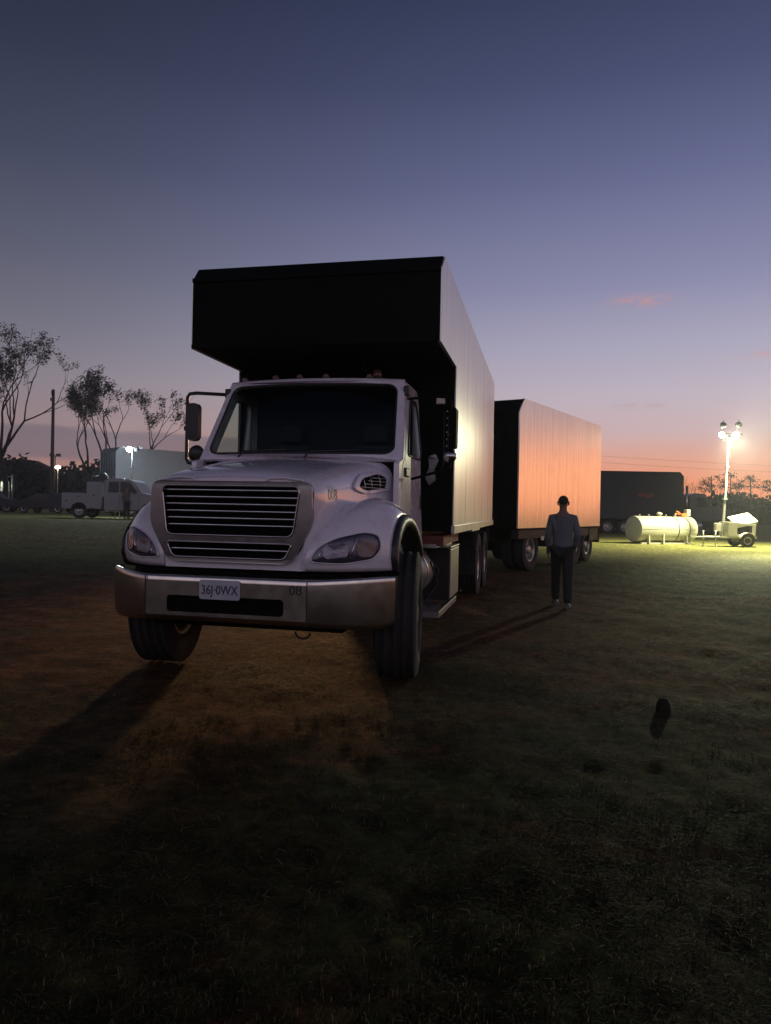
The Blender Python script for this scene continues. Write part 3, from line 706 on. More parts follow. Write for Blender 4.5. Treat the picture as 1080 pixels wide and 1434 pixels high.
# ---- door mirrors
def mirror(sd, o):
    xm = lambda x: sd*x+XO
    y = 1.78
    loop = [(xm(.97), 2.08, 2.60), (xm(1.16), 1.80, 2.575), (xm(1.225), 1.78, 2.565), (xm(1.25), 1.78, 2.53), (xm(1.25), 1.78, 2.2), (xm(1.25), 1.78, 1.90), (xm(1.23), 1.78, 1.865), (xm(1.16), 1.78, 1.85), (xm(1.03), 1.80, 1.79)]
    if o: loop = [(p[0]+sd*.20*min(1, max(0, (sd*p[0]-.9)/.3)), p[1], p[2]-.07) for p in loop]
    dx = .20*(1 if o else 0); dz = -.07*(1 if o else 0)
    m_ = MB().tube(loop, .018 if not o else .014, 8).build('door_mirror', 'flare_black' if not o else 'black_paint', truck)
    hc, hwid = (xm(1.15), .062) if not o else (xm(1.485), .030)
    hd = MB().plate(rrect(-hwid, -.19, hwid, .19, min(.05, hwid*.8)), [], lambda u, v, q: (hc+u, 1.70+q, 2.27+v+dz), .075 if not o else .15).build('mirror_housing', 'flare_black' if not o else 'black_paint', m_, .012)
    MB().plate(rrect(-hwid+.01, -.175, hwid-.01, .175, min(.04, (hwid-.01)*.8)), [], lambda u, v, q: (hc+u, (1.778 if not o else 1.853)+q, 2.27+v+dz), .004).build('mirror_pane', 'mirror_glass', m_)
    q_ = .7 if o else 1.0
    cv = MB().lathe([(0, .078*q_), (.03, .088*q_), (.06, .075*q_), (.075, .04*q_), (.08, .004)], (xm(1.135) if not o else xm(1.455), 1.80, 1.955+dz+(.05 if o else 0)), 'Y', 20)
    cv.v = [(x, 1.80-(y_-1.80), z) for x, y_, z in cv.v]; cv.build('convex_mirror', 'flare_black' if not o else 'chrome', m_)
    for k in range(6):
        MB().lathe([(0, .010), (.006, .009), (.010, .002)], (xm(1.222+dx), 1.74, 2.10+k*.065+dz), 'X', 8).build('mirror_lamp', 'reflector', m_)
    MB().box((xm(1.25+dx)-.028, 1.76, 2.19+dz), (xm(1.25+dx)+.028, 1.80, 2.235+dz)).build('clamp', 'flare_black', m_, .006)
mirror(-1, False); mirror(1, True)
# ---- cargo box
def build_box():
    hw = 1.29; y0, y1, ye = 1.81, 3.04, 9.20
    fr = MB()
    sec = [(1.93, 3.882), (y0, 3.735), (y0, 3.035), (y1, 3.035), (y1, 1.19)]
    sec2 = [(1.98, 3.86), (y0+.05, 3.72), (y0+.05, 3.085), (y1+.05, 3.085), (y1+.05, 1.19)]
    i_ = hw-.012
    rows = [[(x, y, z) for y, z in sec+sec2[::-1]] for x in (-i_, -.4, .4, i_)]
    fr.grid(rows, False, True); fr.add(rows[0], [tuple(range(10))]).add(rows[-1], [tuple(range(10))])
    box = fr.build('cargo_box', 'black_paint', truck, .01)
    # rub lines, stiffeners and plate seams on the black front
    b_ = MB()
    for x in (-.86, -.43, 0, .43, .86): b_.box((x-.03, y1-.035, 1.25), (x+.03, y1+.002, 3.03))
    b_.box((-i_, y0-.022, 3.70), (i_, y0+.002, 3.745)).box((-i_, y0-.018, 3.03), (i_, y0+.002, 3.075))
    b_.build('stiffener', 'black_paint', box, .006)
    side = [(2.00, 3.895), (y0+.004, 3.735), (y0+.004, 3.032), (y1+.004, 3.032), (y1+.004, 1.19), (ye, 1.19), (ye, 1.55), (ye-.03, 1.6), (ye-.03, 2.9), (ye-.10, 2.96), (ye-.10, 3.895)]
    for sd in (1, -1):
        s_ = MB().plate(side, [], lambda u, v, q: (sd*(hw-.035+q), u, v), .035).build('side_panel', 'box_metal', box)
        r_ = MB().box((sd*hw-.02, y1-.025, 1.165), (sd*hw+.02, ye+.01, 1.262)); r_.build('rail', 'rail_metal', box, .006)
        for y in (4.27, 5.50, 6.73, 7.96): MB().box((sd*hw-.004, y-.008, 1.27), (sd*hw+.0015, y+.008, 3.855)).build('panel_seam', 'box_metal', box)
        c_ = MB().box((sd*hw-.004, y1-.028, 1.262), (sd*hw+.006, y1+.035, 3.03)); c_.build('corner_post', 'rail_metal', box, .003)
        MB().box((sd*hw-.05, 5.2, 1.135), (sd*hw+.005, 6.4, 1.163)).build('light_bar', 'alu', box, .004)
    MB().box((-hw+.05, ye-.06, 1.19), (hw-.05, ye-.02, 3.6)).box((-hw-.03, ye+.0, 1.2), (hw+.03, ye+.06, 1.5)).build('tailgate', 'black_paint', box, .01)
    MB().box((-hw+.04, y1+.06, 1.20), (hw-.04, ye-.07, 1.26)).box((-hw+.04, 2.05, 3.70), (hw-.04, ye-.12, 3.78)).build('box_floor', 'chassis', box)
    # bits hung on the black front wall: work lamp, hoses, grab handle
    MB().tube([(1.17, y1-.03, 2.52), (1.17, y1-.03, 1.95), (1.15, y1-.05, 1.85)], .012, 6).tube([(1.22, y1-.03, 2.50), (1.215, y1-.035, 1.98)], .010, 6).build('air_hose', 'chassis', box)
    MB().box((1.08, y1-.09, 2.60), (1.18, y1-.01, 2.68)).build('work_lamp', 'rim_steel', box, .012)
    q = [(1.00, 2.02), (1.08, 2.06), (1.12, 1.98), (1.07, 1.88), (1.10, 1.76), (1.02, 1.70), (.97, 1.80), (1.02, 1.90)]
    MB().plate(roundpoly(q, .02), [], lambda u, v, w_: (u, y1-.05-w_+.02*sin(u*60+v*40), v), .012).build('warning_tag', 'galv', box)
    return box
build_box()
# ---- chassis
def build_chassis():
    c_ = MB()
    for x in (-.43, .43): c_.box((x-.045, .35, .78), (x+.045, 9.0, 1.05))
    for y in (1.9, 3.2, 4.6, 6.2, 8.9): c_.box((-.43, y-.05, .82), (.43, y+.05, 1.0))
    for x in (-.50, .50): c_.box((x-.06, 3.08, 1.05), (x+.06, 9.1, 1.16))
    for y in (7.44, 8.79): c_.tube([(-.9, y, .53), (.9, y, .53)], .09, 10).lathe([(-.22, .05), (-.14, .2), (0, .24), (.14, .2), (.22, .05)], (0, y, .53), 'X', 16)
    c_.tube([(-.95, 1.08, .50), (.95, 1.08, .50)], .06, 8)
    c_.tube([(0, 2.6, .72), (0, 7.3, .58)], .06, 8)
    c_.box((-.62, .75, .44), (.62, 2.3, .9))  # engine block, made wide and low to cut the flood light under the truck
    ch = c_.build('chassis', 'chassis', truck, .006)
    MB().box((.56, 3.08, 1.02), (1.18, 3.38, 1.14)).box((.9, 3.4, 1.0), (1.1, 5.2, 1.12)).tube([(.65, 3.2, 1.08), (.65, 4.6, 1.1)], .05, 8).build('loader_beam', 'rust_red', ch, .01)
    # driver side: steel tank with strap, plate step, battery box, low running board
    tk = MB().lathe([(-.30, .02), (-.30, .23), (-.285, .255), (-.25, .265), (.25, .265), (.285, .255), (.30, .23), (.30, .02)], (.74, 3.30, .72), 'Y', 28).build('fuel_tank', 'rim_steel', ch)
    for y in (3.02, 3.42): MB().lathe([(-.02, .266), (-.02, .274), (.02, .274), (.02, .266)], (.74, y+.06, .72), 'Y', 28, True, True).build('tank_strap', 'rim_steel', tk)
    MB().tube([(1.05, 3.0, .85), (1.12, 3.1, .60), (1.0, 3.05, .42), (1.05, 2.95, .36)], .012, 6).tube([(1.0, 3.0, .95), (1.14, 3.05, .75), (1.06, 3.0, .52)], .010, 6).build('tank_hose', 'chassis', tk)
    MB().box((.62, 3.05, 1.0), (1.10, 3.62, 1.045)).build('tank_step', 'alu', ch, .006)
    bx = MB().box((.50, 3.72, .34), (1.17, 4.55, .97)).build('tool_box', 'chassis', ch, .012)
    MB().box((1.172, 3.735, .36), (1.186, 4.535, .955)).build('box_door', 'alu', bx, .004)
    MB().box((.52, 3.70, .972), (1.19, 4.57, .99)).box((.72, 3.85, .992), (1.1, 4.45, 1.03)).build('box_lid', 'alu', bx, .004)
    st = MB().box((.62, 3.0, .235), (1.13, 4.6, .262)).box((1.13, 2.99, .225), (1.155, 4.61, .295)).box((.62, 2.99, .225), (1.13, 3.012, .285)).build('running_board', 'rim_steel', ch, .004)
    for y in (3.15, 4.4): MB().tube([(.8, y, .26), (.72, y, .8)], .02, 6).build('board_bracket', 'chassis', ch)
    # (nothing hung on the far side)
    for sd in (-1, 1):
        MB().box((sd*.92-.27, 9.35, .30), (sd*.92+.27, 9.37, 1.12)).build('mudflap', 'rubber', ch)
        MB().tube([(sd*1.2, 6.55, .75), (sd*1.2, 6.62, 1.0), (sd*1.2, 6.9, 1.1)], .012, 6).box((sd*.98-.28, 6.70, .40), (sd*.98+.2, 6.72, 1.08)).build('mudguard', 'rubber', ch)
build_chassis()
for sd in (-1, 1):
    wheel(truck, (sd*1.08+.0, 1.10, .535), .36, .535, .29, sd, .09, R(7.0), ribs=4)
    for y in (7.44, 8.79): wheel(truck, (sd*1.07, y, .525), .28, .525, .29, sd, .14, 0, ribs=4, dual=True)

# ------------------------------------------------------------------ orange-lit trailer behind
def dump_trailer(name, label, cat, loc, rotz, L, hw, zb, zt, metal, front='black_paint', group=None, lipx=.30):
    t = thing(name, label, cat, loc, rotz, group)
    zc = zt-.30
    sec = [(.22, zt-.01), (0, zc), (0, zb), (.06, zb), (.06, zc-.03), (.27, zt-.03)]
    i_ = hw-.012
    rows = [[(x, y, z) for y, z in sec] for x in (-i_, 0, i_)]
    fr = MB().grid(rows, False, True); fr.add(rows[0], [tuple(range(6))]).add(rows[-1], [tuple(range(6))])
    b = fr.build('front_wall', front, t, .008)
    s_ = MB()
    for x in (-.8, -.4, 0, .4, .8): s_.box((x-.03, -.04, zb+.05), (x+.03, .002, zc-.05))
    s_.box((-i_, -.03, zc-.04), (i_, .002, zc+.005)).build('stiffener', front, b, .006)
    for sd in (1, -1):
        MB().plate([(.24, zt), (-.02, zc), (-.02, zb), (L, zb), (L, zt)], [], lambda u, v, q: (sd*(hw-.035+q), u, v), .035).build('side_panel', metal, t, .004)
        MB().box((sd*hw-.02, -.02, zb-.03), (sd*hw+.015, L, zb-.002)).build('rail', front, t, .004)
        for k in (1, 2): MB().box((sd*hw-.004, L*k/3-.006, zb+.02), (sd*hw+.0015, L*k/3+.006, zt-.02)).build('panel_seam', metal, t)
    MB().box((-hw+.04, L-.06, zb), (hw-.04, L-.02, zt-.2)).build('tailgate', front, t, .01)
    MB().box((-hw+.04, .07, zb+.01), (hw-.04, L-.07, zb+.05)).build('box_floor', 'chassis', t)
    c_ = MB()
    for x in (-.45, .45): c_.box((x-.05, .1, zb-.32), (x+.05, L-.1, zb-.04))
    for y in np.linspace(.5, L-.5, 5): c_.box((-.45, y-.05, zb-.28), (.45, y+.05, zb-.08))
    c_.box((-hw+.05, L-.9, zb-.42), (hw-.03, L-.02, zb-.035)).box((hw-.2, .1, zb-.25), (hw-.03, L-1, zb-.035))
    c_.build('chassis', 'chassis', t, .006)
    return t
PX, PY = 3.06, 16.6
_a = math.atan2(6.42-2.97, 21.9-16.6)           # heading of the side seen
PH = -_a; PHW = 1.27
org = Vector((PX, PY, 0))-Vector((cos(_a), -sin(_a), 0))*PHW
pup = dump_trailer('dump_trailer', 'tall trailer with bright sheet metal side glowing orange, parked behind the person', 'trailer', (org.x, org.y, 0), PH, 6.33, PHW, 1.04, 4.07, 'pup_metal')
for y in (1.05, 4.35, 5.45):
    for sd in (-1, 1): wheel(pup, (sd*1.05, y, .51), .27, .51, .285, sd, .13, 0, ribs=3, dual=True)
for _y in (1.05, 4.35, 5.45): MB().tube([(-.9, _y, .51), (.9, _y, .51)], .07, 8).box((-.4, _y-.3, .56), (.4, _y+.3, .72)).build('axle', 'chassis', pup)
MB().tube([(-.35, .7, .62), (0, -1.9, .66)], .05, 8).tube([(.35, .7, .62), (0, -1.9, .66)], .05, 8).lathe([(-.02, .05), (.02, .05)], (0, -1.98, .66), 'Z', 14).build('drawbar', 'chassis', pup)
MB().box((1.05, 2.0, .60), (1.24, 2.9, .95)).build('tool_box', 'chassis', pup, .01)
MB().box((1.245, 1.52, .73), (1.25, 1.72, .83)).build('placard', 'plate_white', pup)
MB().box((1.02, 6.30, .55), (1.26, 6.325, 1.0)).box((-1.26, 6.30, .55), (-1.02, 6.325, 1.0)).build('mudflap', 'rubber', pup)

# ------------------------------------------------------------------ dark rig at the right edge of the field
rig = dump_trailer('box_trailer', 'long dark slab-sided trailer seen broadside beyond the white tank', 'trailer', (20.55, 51.0, 0), R(88), 11.0, 1.27, 1.10, 4.38, 'dark_body', 'dark_body')
for y in (3.9, 5.1, 9.6):
    for sd in (-1, 1): wheel(rig, (sd*1.05, y, .50), .27, .50, .285, sd, .13, 0, ribs=2, dual=True)
MB().box((1.2, .8, .95), (1.285, 10.8, 1.05)).build('rub_rail', 'rail_metal', rig)
MB().plate(roundpoly([(.0, 0), (.25, .16), (.5, .08), (.8, .2), (1.1, .06), (1.05, -.14), (.7, -.04), (.45, -.2), (.1, -.1)], .05), [], lambda u, v, q: (-1.275-q, 2.0+u, 2.75+v), .02).build('red_patch', 'rust_red', rig)  # irregular red patch set on the side panel
def tractor():
    t = thing('tractor_truck', 'dark long-nosed tractor truck in front of the broadside dark trailer', 'truck', (21.0, 51.0, 0), R(-90))
    # local: +y forward to the right of the picture
    c = MB()
    pr = [(.0, 1.0), (.05, 2.75), (.30, 2.95), (1.15, 2.9), (1.50, 2.15), (1.5, 1.0)]
    c.plate(roundpoly(pr, .12), [], lambda u, v, q: (-1.05+q, u, v), 2.1); cb = c.build('cab', 'tractor_paint', t, .03)
    for sd in (-1, 1):
        MB().plate(roundpoly([(.55, 2.0), (.55, 2.62), (1.10, 2.62), (1.32, 2.05)], .06), [], lambda u, v, q: (sd*(1.052+q), u, v), .006).build('side_window', 'lamp_dark', cb)
        MB().tube([(sd*.95, -.12, 1.0), (sd*.95, -.12, 3.45)], .085, 12).build('exhaust_stack', 'chrome', t)
        MB().tube([(sd*1.05, 1.35, 2.5), (sd*1.3, 1.38, 2.5), (sd*1.3, 1.38, 2.0), (sd*1.05, 1.38, 2.0)], .02, 6).box((sd*1.3-.08, 1.33, 2.05), (sd*1.3+.08, 1.40, 2.45)).build('door_mirror', 'chrome', t)
        MB().lathe([(-.5, .02), (-.5, .28), (-.47, .31), (.47, .31), (.5, .28), (.5, .02)], (sd*.9, .4, .68), 'Y', 20).build('fuel_tank', 'alu', t)
    MB().plate(roundpoly([(1.46, 1.05), (1.46, 2.08), (1.6, 2.12), (2.95, 1.90), (3.15, 1.72), (3.18, 1.05)], .10), [], lambda u, v, q: (-.62+q, u, v), 1.24).build('hood', 'tractor_paint', t, .06, seg=3)
    for sd in (-1, 1):
        rows = []
        for a in np.linspace(R(-5), R(185), 16): rows.append([(sd*x, 2.35+(.66+.02*k)*cos(a), .52+(.68+.02*k)*sin(a)) for k, x in enumerate((.62, .9, 1.12))])
        f_ = MB().grid(rows).build('fender', 'tractor_paint', t); so = f_.modifiers.new('thick', 'SOLIDIFY'); so.thickness = .03
        MB().lathe([(0, .09), (.05, .10), (.10, .07), (.11, .01)], (sd*.85, 3.1, 1.25), 'Y', 14).build('headlight', 'reflector', t)
        wheel(t, (sd*1.02, 2.35, .52), .28, .52, .29, sd, .02, 0, ribs=2)
        for y in (-.9, -2.2): wheel(t, (sd*1.02, y, .51), .28, .51, .29, sd, .13, 0, ribs=2, dual=True)
    MB().box((-.62, 3.19, 1.08), (.62, 3.22, 1.80)).build('grille', 'grille_chrome', t, .01)
    MB().box((-1.15, 3.2, .5), (1.15, 3.34, .85)).build('bumper', 'chrome', t, .03)
    MB().box((-.42, -2.8, .70), (-.34, 3.1, .95)).box((.34, -2.8, .70), (.42, 3.1, .95)).box((-.4, 1.4, .6), (.4, 3.0, 1.1)).build('chassis', 'chassis', t)
tractor()

# ------------------------------------------------------------------ white fuel tank
def fuel_tank():
    # the axis runs to the right and slightly away
    t = thing('storage_tank', 'white horizontal fuel tank on low skids standing on bright grass', 'tank', (13.75, 35.9, gz(13.75, 35.9)), R(20))
    r_ = .64; L = 1.72
    prof = [(-L-.03, .01), (-L-.025, r_*.5), (-L-.01, r_*.86), (-L, r_*.95), (-L+.02, r_*.985), (-L+.05, r_)]
    prof = prof+[(-a, b) for a, b in reversed(prof)]
    b = MB().lathe(prof, (0, 0, .71), 'X', 44).build('tank_shell', 'white_tank', t)
    for x in (.55, 1.22): MB().lathe([(-.025, r_+.002), (-.025, r_+.012), (.025, r_+.012), (.025, r_+.002)], (x, 0, .71), 'X', 44, True, True).build('strap', 'dark_ink', b)
    MB().tube([(-L+.1, -r_-.004, .73), (L-.1, -r_-.004, .73)], .012, 6).build('weld_seam', 'white_tank', b)
    MB().lathe([(0, .11), (.10, .11), (.10, .15), (.16, .15), (.18, .10), (.22, .05)], (-.15, 0, .71+r_-.01), 'Z', 18).build('filler_cap', 'white_tank', b)
    for x in (-1.35, -.8, .25, .8): MB().lathe([(0, .035), (.06, .035), (.07, .05), (.09, .045)], (x, 0, .71+r_-.005), 'Z', 10).build('vent_cap', 'galv', b)
    for x in (-1.2, 1.1):
        k = MB().plate([(-.60, .03), (.60, .03), (.56, .62), (.40, .32), (.15, .20), (-.15, .20), (-.40, .32), (-.56, .62)], [], lambda u, v, q: (x+q-.04, u, v), .08); k.build('saddle', 'white_tank', t, .006)
    MB().box((-1.62, -.52, -.02), (1.55, -.40, .06)).box((-1.62, .40, -.02), (1.55, .52, .06)).build('skid', 'tower_white', t, .008)
    MB().box((-.40, -.62, .02), (-.32, -.54, .5)).build('ladder_post', 'tower_white', t, .006)
    pm = MB().box((1.25, -.02, 1.36), (1.62, .26, 1.52)).tube([(1.2, .1, 1.46), (.95, .1, 1.50), (.9, .05, 1.40)], .045, 8).tube([(1.3, .05, 1.42), (1.05, -.05, 1.55), (.98, .1, 1.62)], .03, 8).build('fuel_pump', 'orange_paint', t, .02)
    MB().box((1.58, .0, 1.38), (1.80, .24, 1.72)).build('pump_meter', 'white_tank', pm, .02)
    MB().tube([(1.70, .1, .0), (1.70, .1, 1.4)], .035, 8).build('pump_post', 'tower_white', t)
    MB().tube([(1.75, -.05, 1.45), (1.9, -.1, 1.0), (2.1, -.2, .55), (2.35, -.3, .30), (2.6, -.4, .12)], .018, 6).build('hose', 'chassis', pm)
fuel_tank()

# ------------------------------------------------------------------ lighting towers
def light_tower(label, loc, rotz, ztop, lit, lean, group, heads):
    t = thing('lighting_tower', label, 'lighting tower', loc, rotz, group)
    fr = MB()
    for y in (-.42, .42): fr.box((-.75, y-.04, .40), (.95, y+.04, .50))
    for x in (-.7, .1, .9): fr.box((x-.04, -.42, .41), (x+.04, .42, .49))
    fr.tube([(-.7, -.35, .45), (-1.75, 0, .42)], .04, 8).tube([(-.7, .35, .45), (-1.75, 0, .42)], .04, 8).box((-1.95, -.06, .38), (-1.72, .06, .47))
    fr.build('trailer_frame', 'tower_white', t, .006)
    bd = MB().plate([(-.40, .50), (.86, .50), (.90, 1.08), (.30, 1.12), (-.40, 1.16)], [rrect(.02, .60, .72, 1.0, .03)], lambda u, v, q: (u, -.48+q, v), .02)
    bd.box((-.40, -.46, .50), (-.37, .46, 1.16)).box((.85, -.46, .50), (.88, .46, 1.08)).box((-.37, .44, .50), (.85, .46, 1.12)).box((-.37, -.45, 1.13), (.1, .44, 1.16))
    bd.build('engine_cabinet', 'tower_white', t, .008)
    MB().box((.10, -.25, .52), (.70, .3, .95)).tube([(.2, -.3, .8), (.6, -.3, .75)], .08, 10).lathe([(-.03, .16), (.03, .16)], (.4, -.3, .72), 'Y', 16).build('engine', 'chassis', t, .02)
    ld = MB().box((-.02, -.46, 0), (.98, .44, .03)).box((-.02, -.46, -.09), (.98, -.44, 0)).box((-.02, .42, -.09), (.98, .44, 0)).build('cabinet_lid', 'tower_white', t, .008)
    ld.location = (.02, 0, 1.17); ld.rotation_euler = (R(28), R(-14), 0)
    for sd in (-1, 1):
        wh = wheel(t, (.42, sd*.60, .31), .18, .31, .18, -sd, .03, pi/2, ribs=2)
        rows = []
        for a in np.linspace(R(15), R(165), 11): rows.append([(.42+.38*cos(a), sd*.60+dy, .31+.38*sin(a)) for dy in (-.13, .13)])
        f_ = MB().grid(rows).build('mudguard', 'tower_white', t); so = f_.modifiers.new('thick', 'SOLIDIFY'); so.thickness = .015
    for x, y in ((-1.35, .0), (-.95, -.40)):
        MB().tube([(x, y, .03), (x, y, .75)], .03, 8).lathe([(0, .09), (.03, .09)], (x, y, .0), 'Z', 12).tube([(x-.08, y, .72), (x+.08, y, .72)], .012, 6).build('jack', 'galv', t)
    MB().box((-.82, -.12, .7), (-.55, .12, 1.1)).build('winch', 'tower_white', t, .03)
    # mast: three telescoping sections, leaning a little as in the photo
    mx0 = -.45; top = ztop
    secs = [(.45, 1+.30*(top-1), .065), (1+.28*(top-1), 1+.66*(top-1), .05), (1+.64*(top-1), top, .036)]
    ms = MB(); LX = lambda z: mx0+lean*(z-.45)
    for z0, z1, r_ in secs:
        ms.tube([(LX(z0), 0, z0), (LX(z1), 0, z1)], r_, 4, True, False); ms.box((LX(z1)-r_*1.4, -r_*1.4, z1-.06), (LX(z1)+r_*1.4, r_*1.4, z1+.02))
    ms.tube([(LX(.9)+.07, .02, .9), (LX(top*.6)+.06, .02, top*.6)], .012, 5)
    metal = 'galv' if lit == 'lit_right' else 'chassis'
    mast = ms.build('mast', metal, t)
    for (dx, dz, on) in heads:
        x, z = LX(top)+dx, top+dz
        h = MB()
        h.lathe([(-.12, .05), (-.10, .09), (0, .15), (.02, .155), (.03, .145)], (0, 0, 0), 'Y', 20)
        h.tube([(0, -.05, .12), (0, -.05, .22)], .02, 6)
        hd = h.build('lamp_head', metal, t); hd.location = (x, 0, z); hd.rotation_euler = (R(on[0]), 0, R(on[1]))
        disc = MB().lathe([(0, .155), (.05, .14), (.08, .08), (.085, .004)], (0, .02, 0), 'Y', 20).build('lamp_glass', lit if on[2] else 'reflector', hd)
    MB().box((LX(top)-.55, -.03, top+.08), (LX(top)+.62, .03, top+.13)).tube([(LX(top)+.42, 0, top+.1), (LX(top)+.42, 0, top+.42)], .02, 6).tube([(LX(top)-.25, 0, top+.1), (LX(top)-.25, 0, top+.38)], .02, 6).build('crossbar', metal, t)
    return t
RT = (16.35, 34.0, gz(16.35, 34))
# heads: offset x, offset z, (tilt, yaw, lit)
light_tower('white lighting tower trailer with open engine lid and glaring mast lamps beside the tank', RT, 0.0, 5.20, 'lit_right', .045, 'mobile lighting towers',
    [(-.36, .02, (158, 10, True)), (.30, .03, (158, -10, True)), (-.27, .52, (-20, 20, False)), (.44, .56, (-20, -20, False))])
LT = (-14.5, 42.3, gz(-14.5, 42.3))
light_tower('lighting tower with one bluish mast lamp burning behind the white service truck', LT, 0.0, 4.02, 'lit_left', .01, 'mobile lighting towers',
    [(-.18, .02, (165, 0, True)), (.25, .03, (-15, 0, False))])
def lamp(kind, name, loc, energy, col, radius, aim=None, angle=120, blend=.5):
    l = bpy.data.lights.new(name, kind); l.energy = energy; l.color = col; l.shadow_soft_size = radius
    o = bpy.data.objects.new(name, l); COL.objects.link(o); o.location = loc
    if kind == 'SPOT':
        l.spot_size = R(angle); l.spot_blend = blend
        o.rotation_euler = (Vector(aim)-Vector(loc)).to_track_quat('-Z', 'Y').to_euler()
    return o
HR = (RT[0]-.60+.045*4.75-.36+.10, RT[1]-.55, RT[2]+5.0)
lamp('SPOT', 'tower_beam', HR, 17500, (.98, 1.0, .62), .15, (15.5, 15, 0), 68.6, .9)
lamp('SPOT', 'tower_spill', (HR[0]+.7, HR[1]-.15, HR[2]), 8200, (1.0, .94, .54), .15, (HR[0]+.6, HR[1]-.5, 0), 150, .45)
HL = (LT[0]-.60, LT[1]-.60, LT[2]+3.85)
lamp('POINT', 'tower_spill', HL, 900, (.72, .88, 1.0), .15)

# ------------------------------------------------------------------ people
def skin_obj(name, pts, edges, mt, parent=None, sub=2):
    """pts: name->(xyz, rx, ry)"""
    ks = list(pts); me = bpy.data.meshes.new(name)
    me.from_pydata([pts[k][0] for k in ks], [(ks.index(a), ks.index(b)) for a, b in edges], [])
    o = bpy.data.objects.new(name, me); COL.objects.link(o); o.parent = parent
    sk = o.modifiers.new('skin', 'SKIN'); sk.use_smooth_shade = True
    if not me.skin_vertices: me.attributes.get('skin') 
    bm = bmesh.new(); bm.from_mesh(me); lay = bm.verts.layers.skin.verify(); bm.verts.ensure_lookup_table()
    for i, k in enumerate(ks):
        bm.verts[i][lay].radius = (pts[k][1], pts[k][2]); bm.verts[i][lay].use_root = (i == 0)
    bm.to_mesh(me); bm.free()
    s_ = o.modifiers.new('sub', 'SUBSURF'); s_.levels = sub; s_.render_levels = sub
    me.materials.append(MAT[mt]); return o
def person(label, loc, rotz, h, shirt, pose):
    """faces local -y; built at 1.75 m and scaled"""
    t = thing('person', label, 'person', loc, rotz); t.scale = (h/1.75,)*3
    A_ = {}
    fl, fr_ = pose.get('legs', (0, 0))          # forward shift of the feet (left = +x)
    J = {'pelvis': ((0, 0, .95), .155, .11), 'waist': ((0, .005, 1.08), .125, .09), 'chest': ((0, 0, 1.28), .140, .10), 'upper': ((0, .01, 1.39), .11, .08),
         'neck': ((0, .0, 1.49), .056, .058), 'skull0': ((0, -.012, 1.565), .064, .078), 'skull1': ((0, -.010, 1.645), .077, .096), 'crown': ((0, .0, 1.715), .055, .07)}
    E = [('pelvis', 'waist'), ('waist', 'chest'), ('chest', 'upper'), ('upper', 'neck'), ('neck', 'skull0'), ('skull0', 'skull1'), ('skull1', 'crown')]
    for s_, n in ((1, 'l'), (-1, 'r')):
        ft = fl if n == 'l' else fr_
        J['hip'+n] = ((s_*.085, 0, .88), .092, .095); J['knee'+n] = ((s_*.085, -ft*.55-.01, .50), .062, .064); J['ank'+n] = ((s_*.085, -ft+.02, .09), .042, .045); J['toe'+n] = ((s_*.10, -ft-.14, .035), .042, .03)
        E += [('pelvis', 'hip'+n), ('hip'+n, 'knee'+n), ('knee'+n, 'ank'+n), ('ank'+n, 'toe'+n)]
        ex, ey, wx, wy = pose[n+'arm']           # elbow and wrist: outward, forward
        J['sh'+n] = ((s_*.165, .005, 1.375), .050, .052); J['el'+n] = ((s_*ex, -ey, 1.13), .042, .044); J['wr'+n] = ((s_*wx, -wy, .905), .030, .026); J['pm'+n] = ((s_*(wx+.005), -wy-.012, .84), .040, .022)
        E += [('upper', 'sh'+n), ('sh'+n, 'el'+n), ('el'+n, 'wr'+n), ('wr'+n, 'pm'+n)]
        for i, (dy, ln) in enumerate(((-.030, .072), (-.010, .082), (.010, .078), (.028, .060))):
            a, b = 'f%d%sa' % (i, n), 'f%d%sb' % (i, n)
            J[a] = ((s_*(wx+.004), -wy-.012+dy, .80), .0095, .0095); J[b] = ((s_*(wx-.016), -wy-.018+dy*1.1, .80-ln*.8), .008, .008)
            E += [('pm'+n, a), (a, b)]
        J['th'+n] = ((s_*(wx-.006), -wy-.055, .835), .011, .011); J['tt'+n] = ((s_*(wx-.012), -wy-.070, .80), .009, .009); E += [('wr'+n, 'th'+n), ('th'+n, 'tt'+n)]
    body = skin_obj('body', J, E, 'skin', t)
    # face: nose, brow, mouth, ears
    fc = MB().tube([(0, -.098, 1.625), (0, -.122, 1.592), (0, -.104, 1.582)], [.009, .014, .010], 8)
    for s_ in (-1, 1):
        fc.tube([(s_*.072, -.005, 1.635), (s_*.084, .008, 1.622), (s_*.078, .004, 1.590), (s_*.068, -.006, 1.575)], [.010, .013, .011, .007], 8)
    fc.build('face_features', 'skin', t)
    ey = MB()
    for s_ in (-1, 1): ey.lathe([(-.006, .003), (-.003, .010), (.004, .012)], (s_*.032, -.098, 1.628), 'Y', 10)
    ey.tube([(-.025, -.094, 1.548), (0, -.099, 1.546), (.025, -.094, 1.548)], .005, 6).build('eyes_and_mouth', 'hair', t)
    hr = MB(); rows = []
    for i in range(9):
        row = []
        for k in range(24):
            a = 2*pi*k/24; fw = max(0, -sin(a)); bk = max(0, sin(a))      # front hairline sits high, nape low
            lo = R(4)+R(38)*fw**.6-R(34)*bk**.8; p2 = lo+(R(85)-lo)*i/8
            row.append((.081*cos(a)*cos(p2), -.006+.100*sin(a)*cos(p2), 1.635+.092*sin(p2)*1.02))
        rows.append(row)
    hr.grid(rows, True, True).add(rows[-1], [tuple(range(24))], True).build('hair', 'hair', t)
    k = 1.0
    sj = {'chest': ((0, .002, 1.27), .165, .135), 'waist': ((0, .005, 1.06), .162, .130), 'hem': ((0, .005, .85), .178, .140), 'upper': ((0, .01, 1.395), .125, .10), 'collar': ((0, .008, 1.468), .070, .072)}
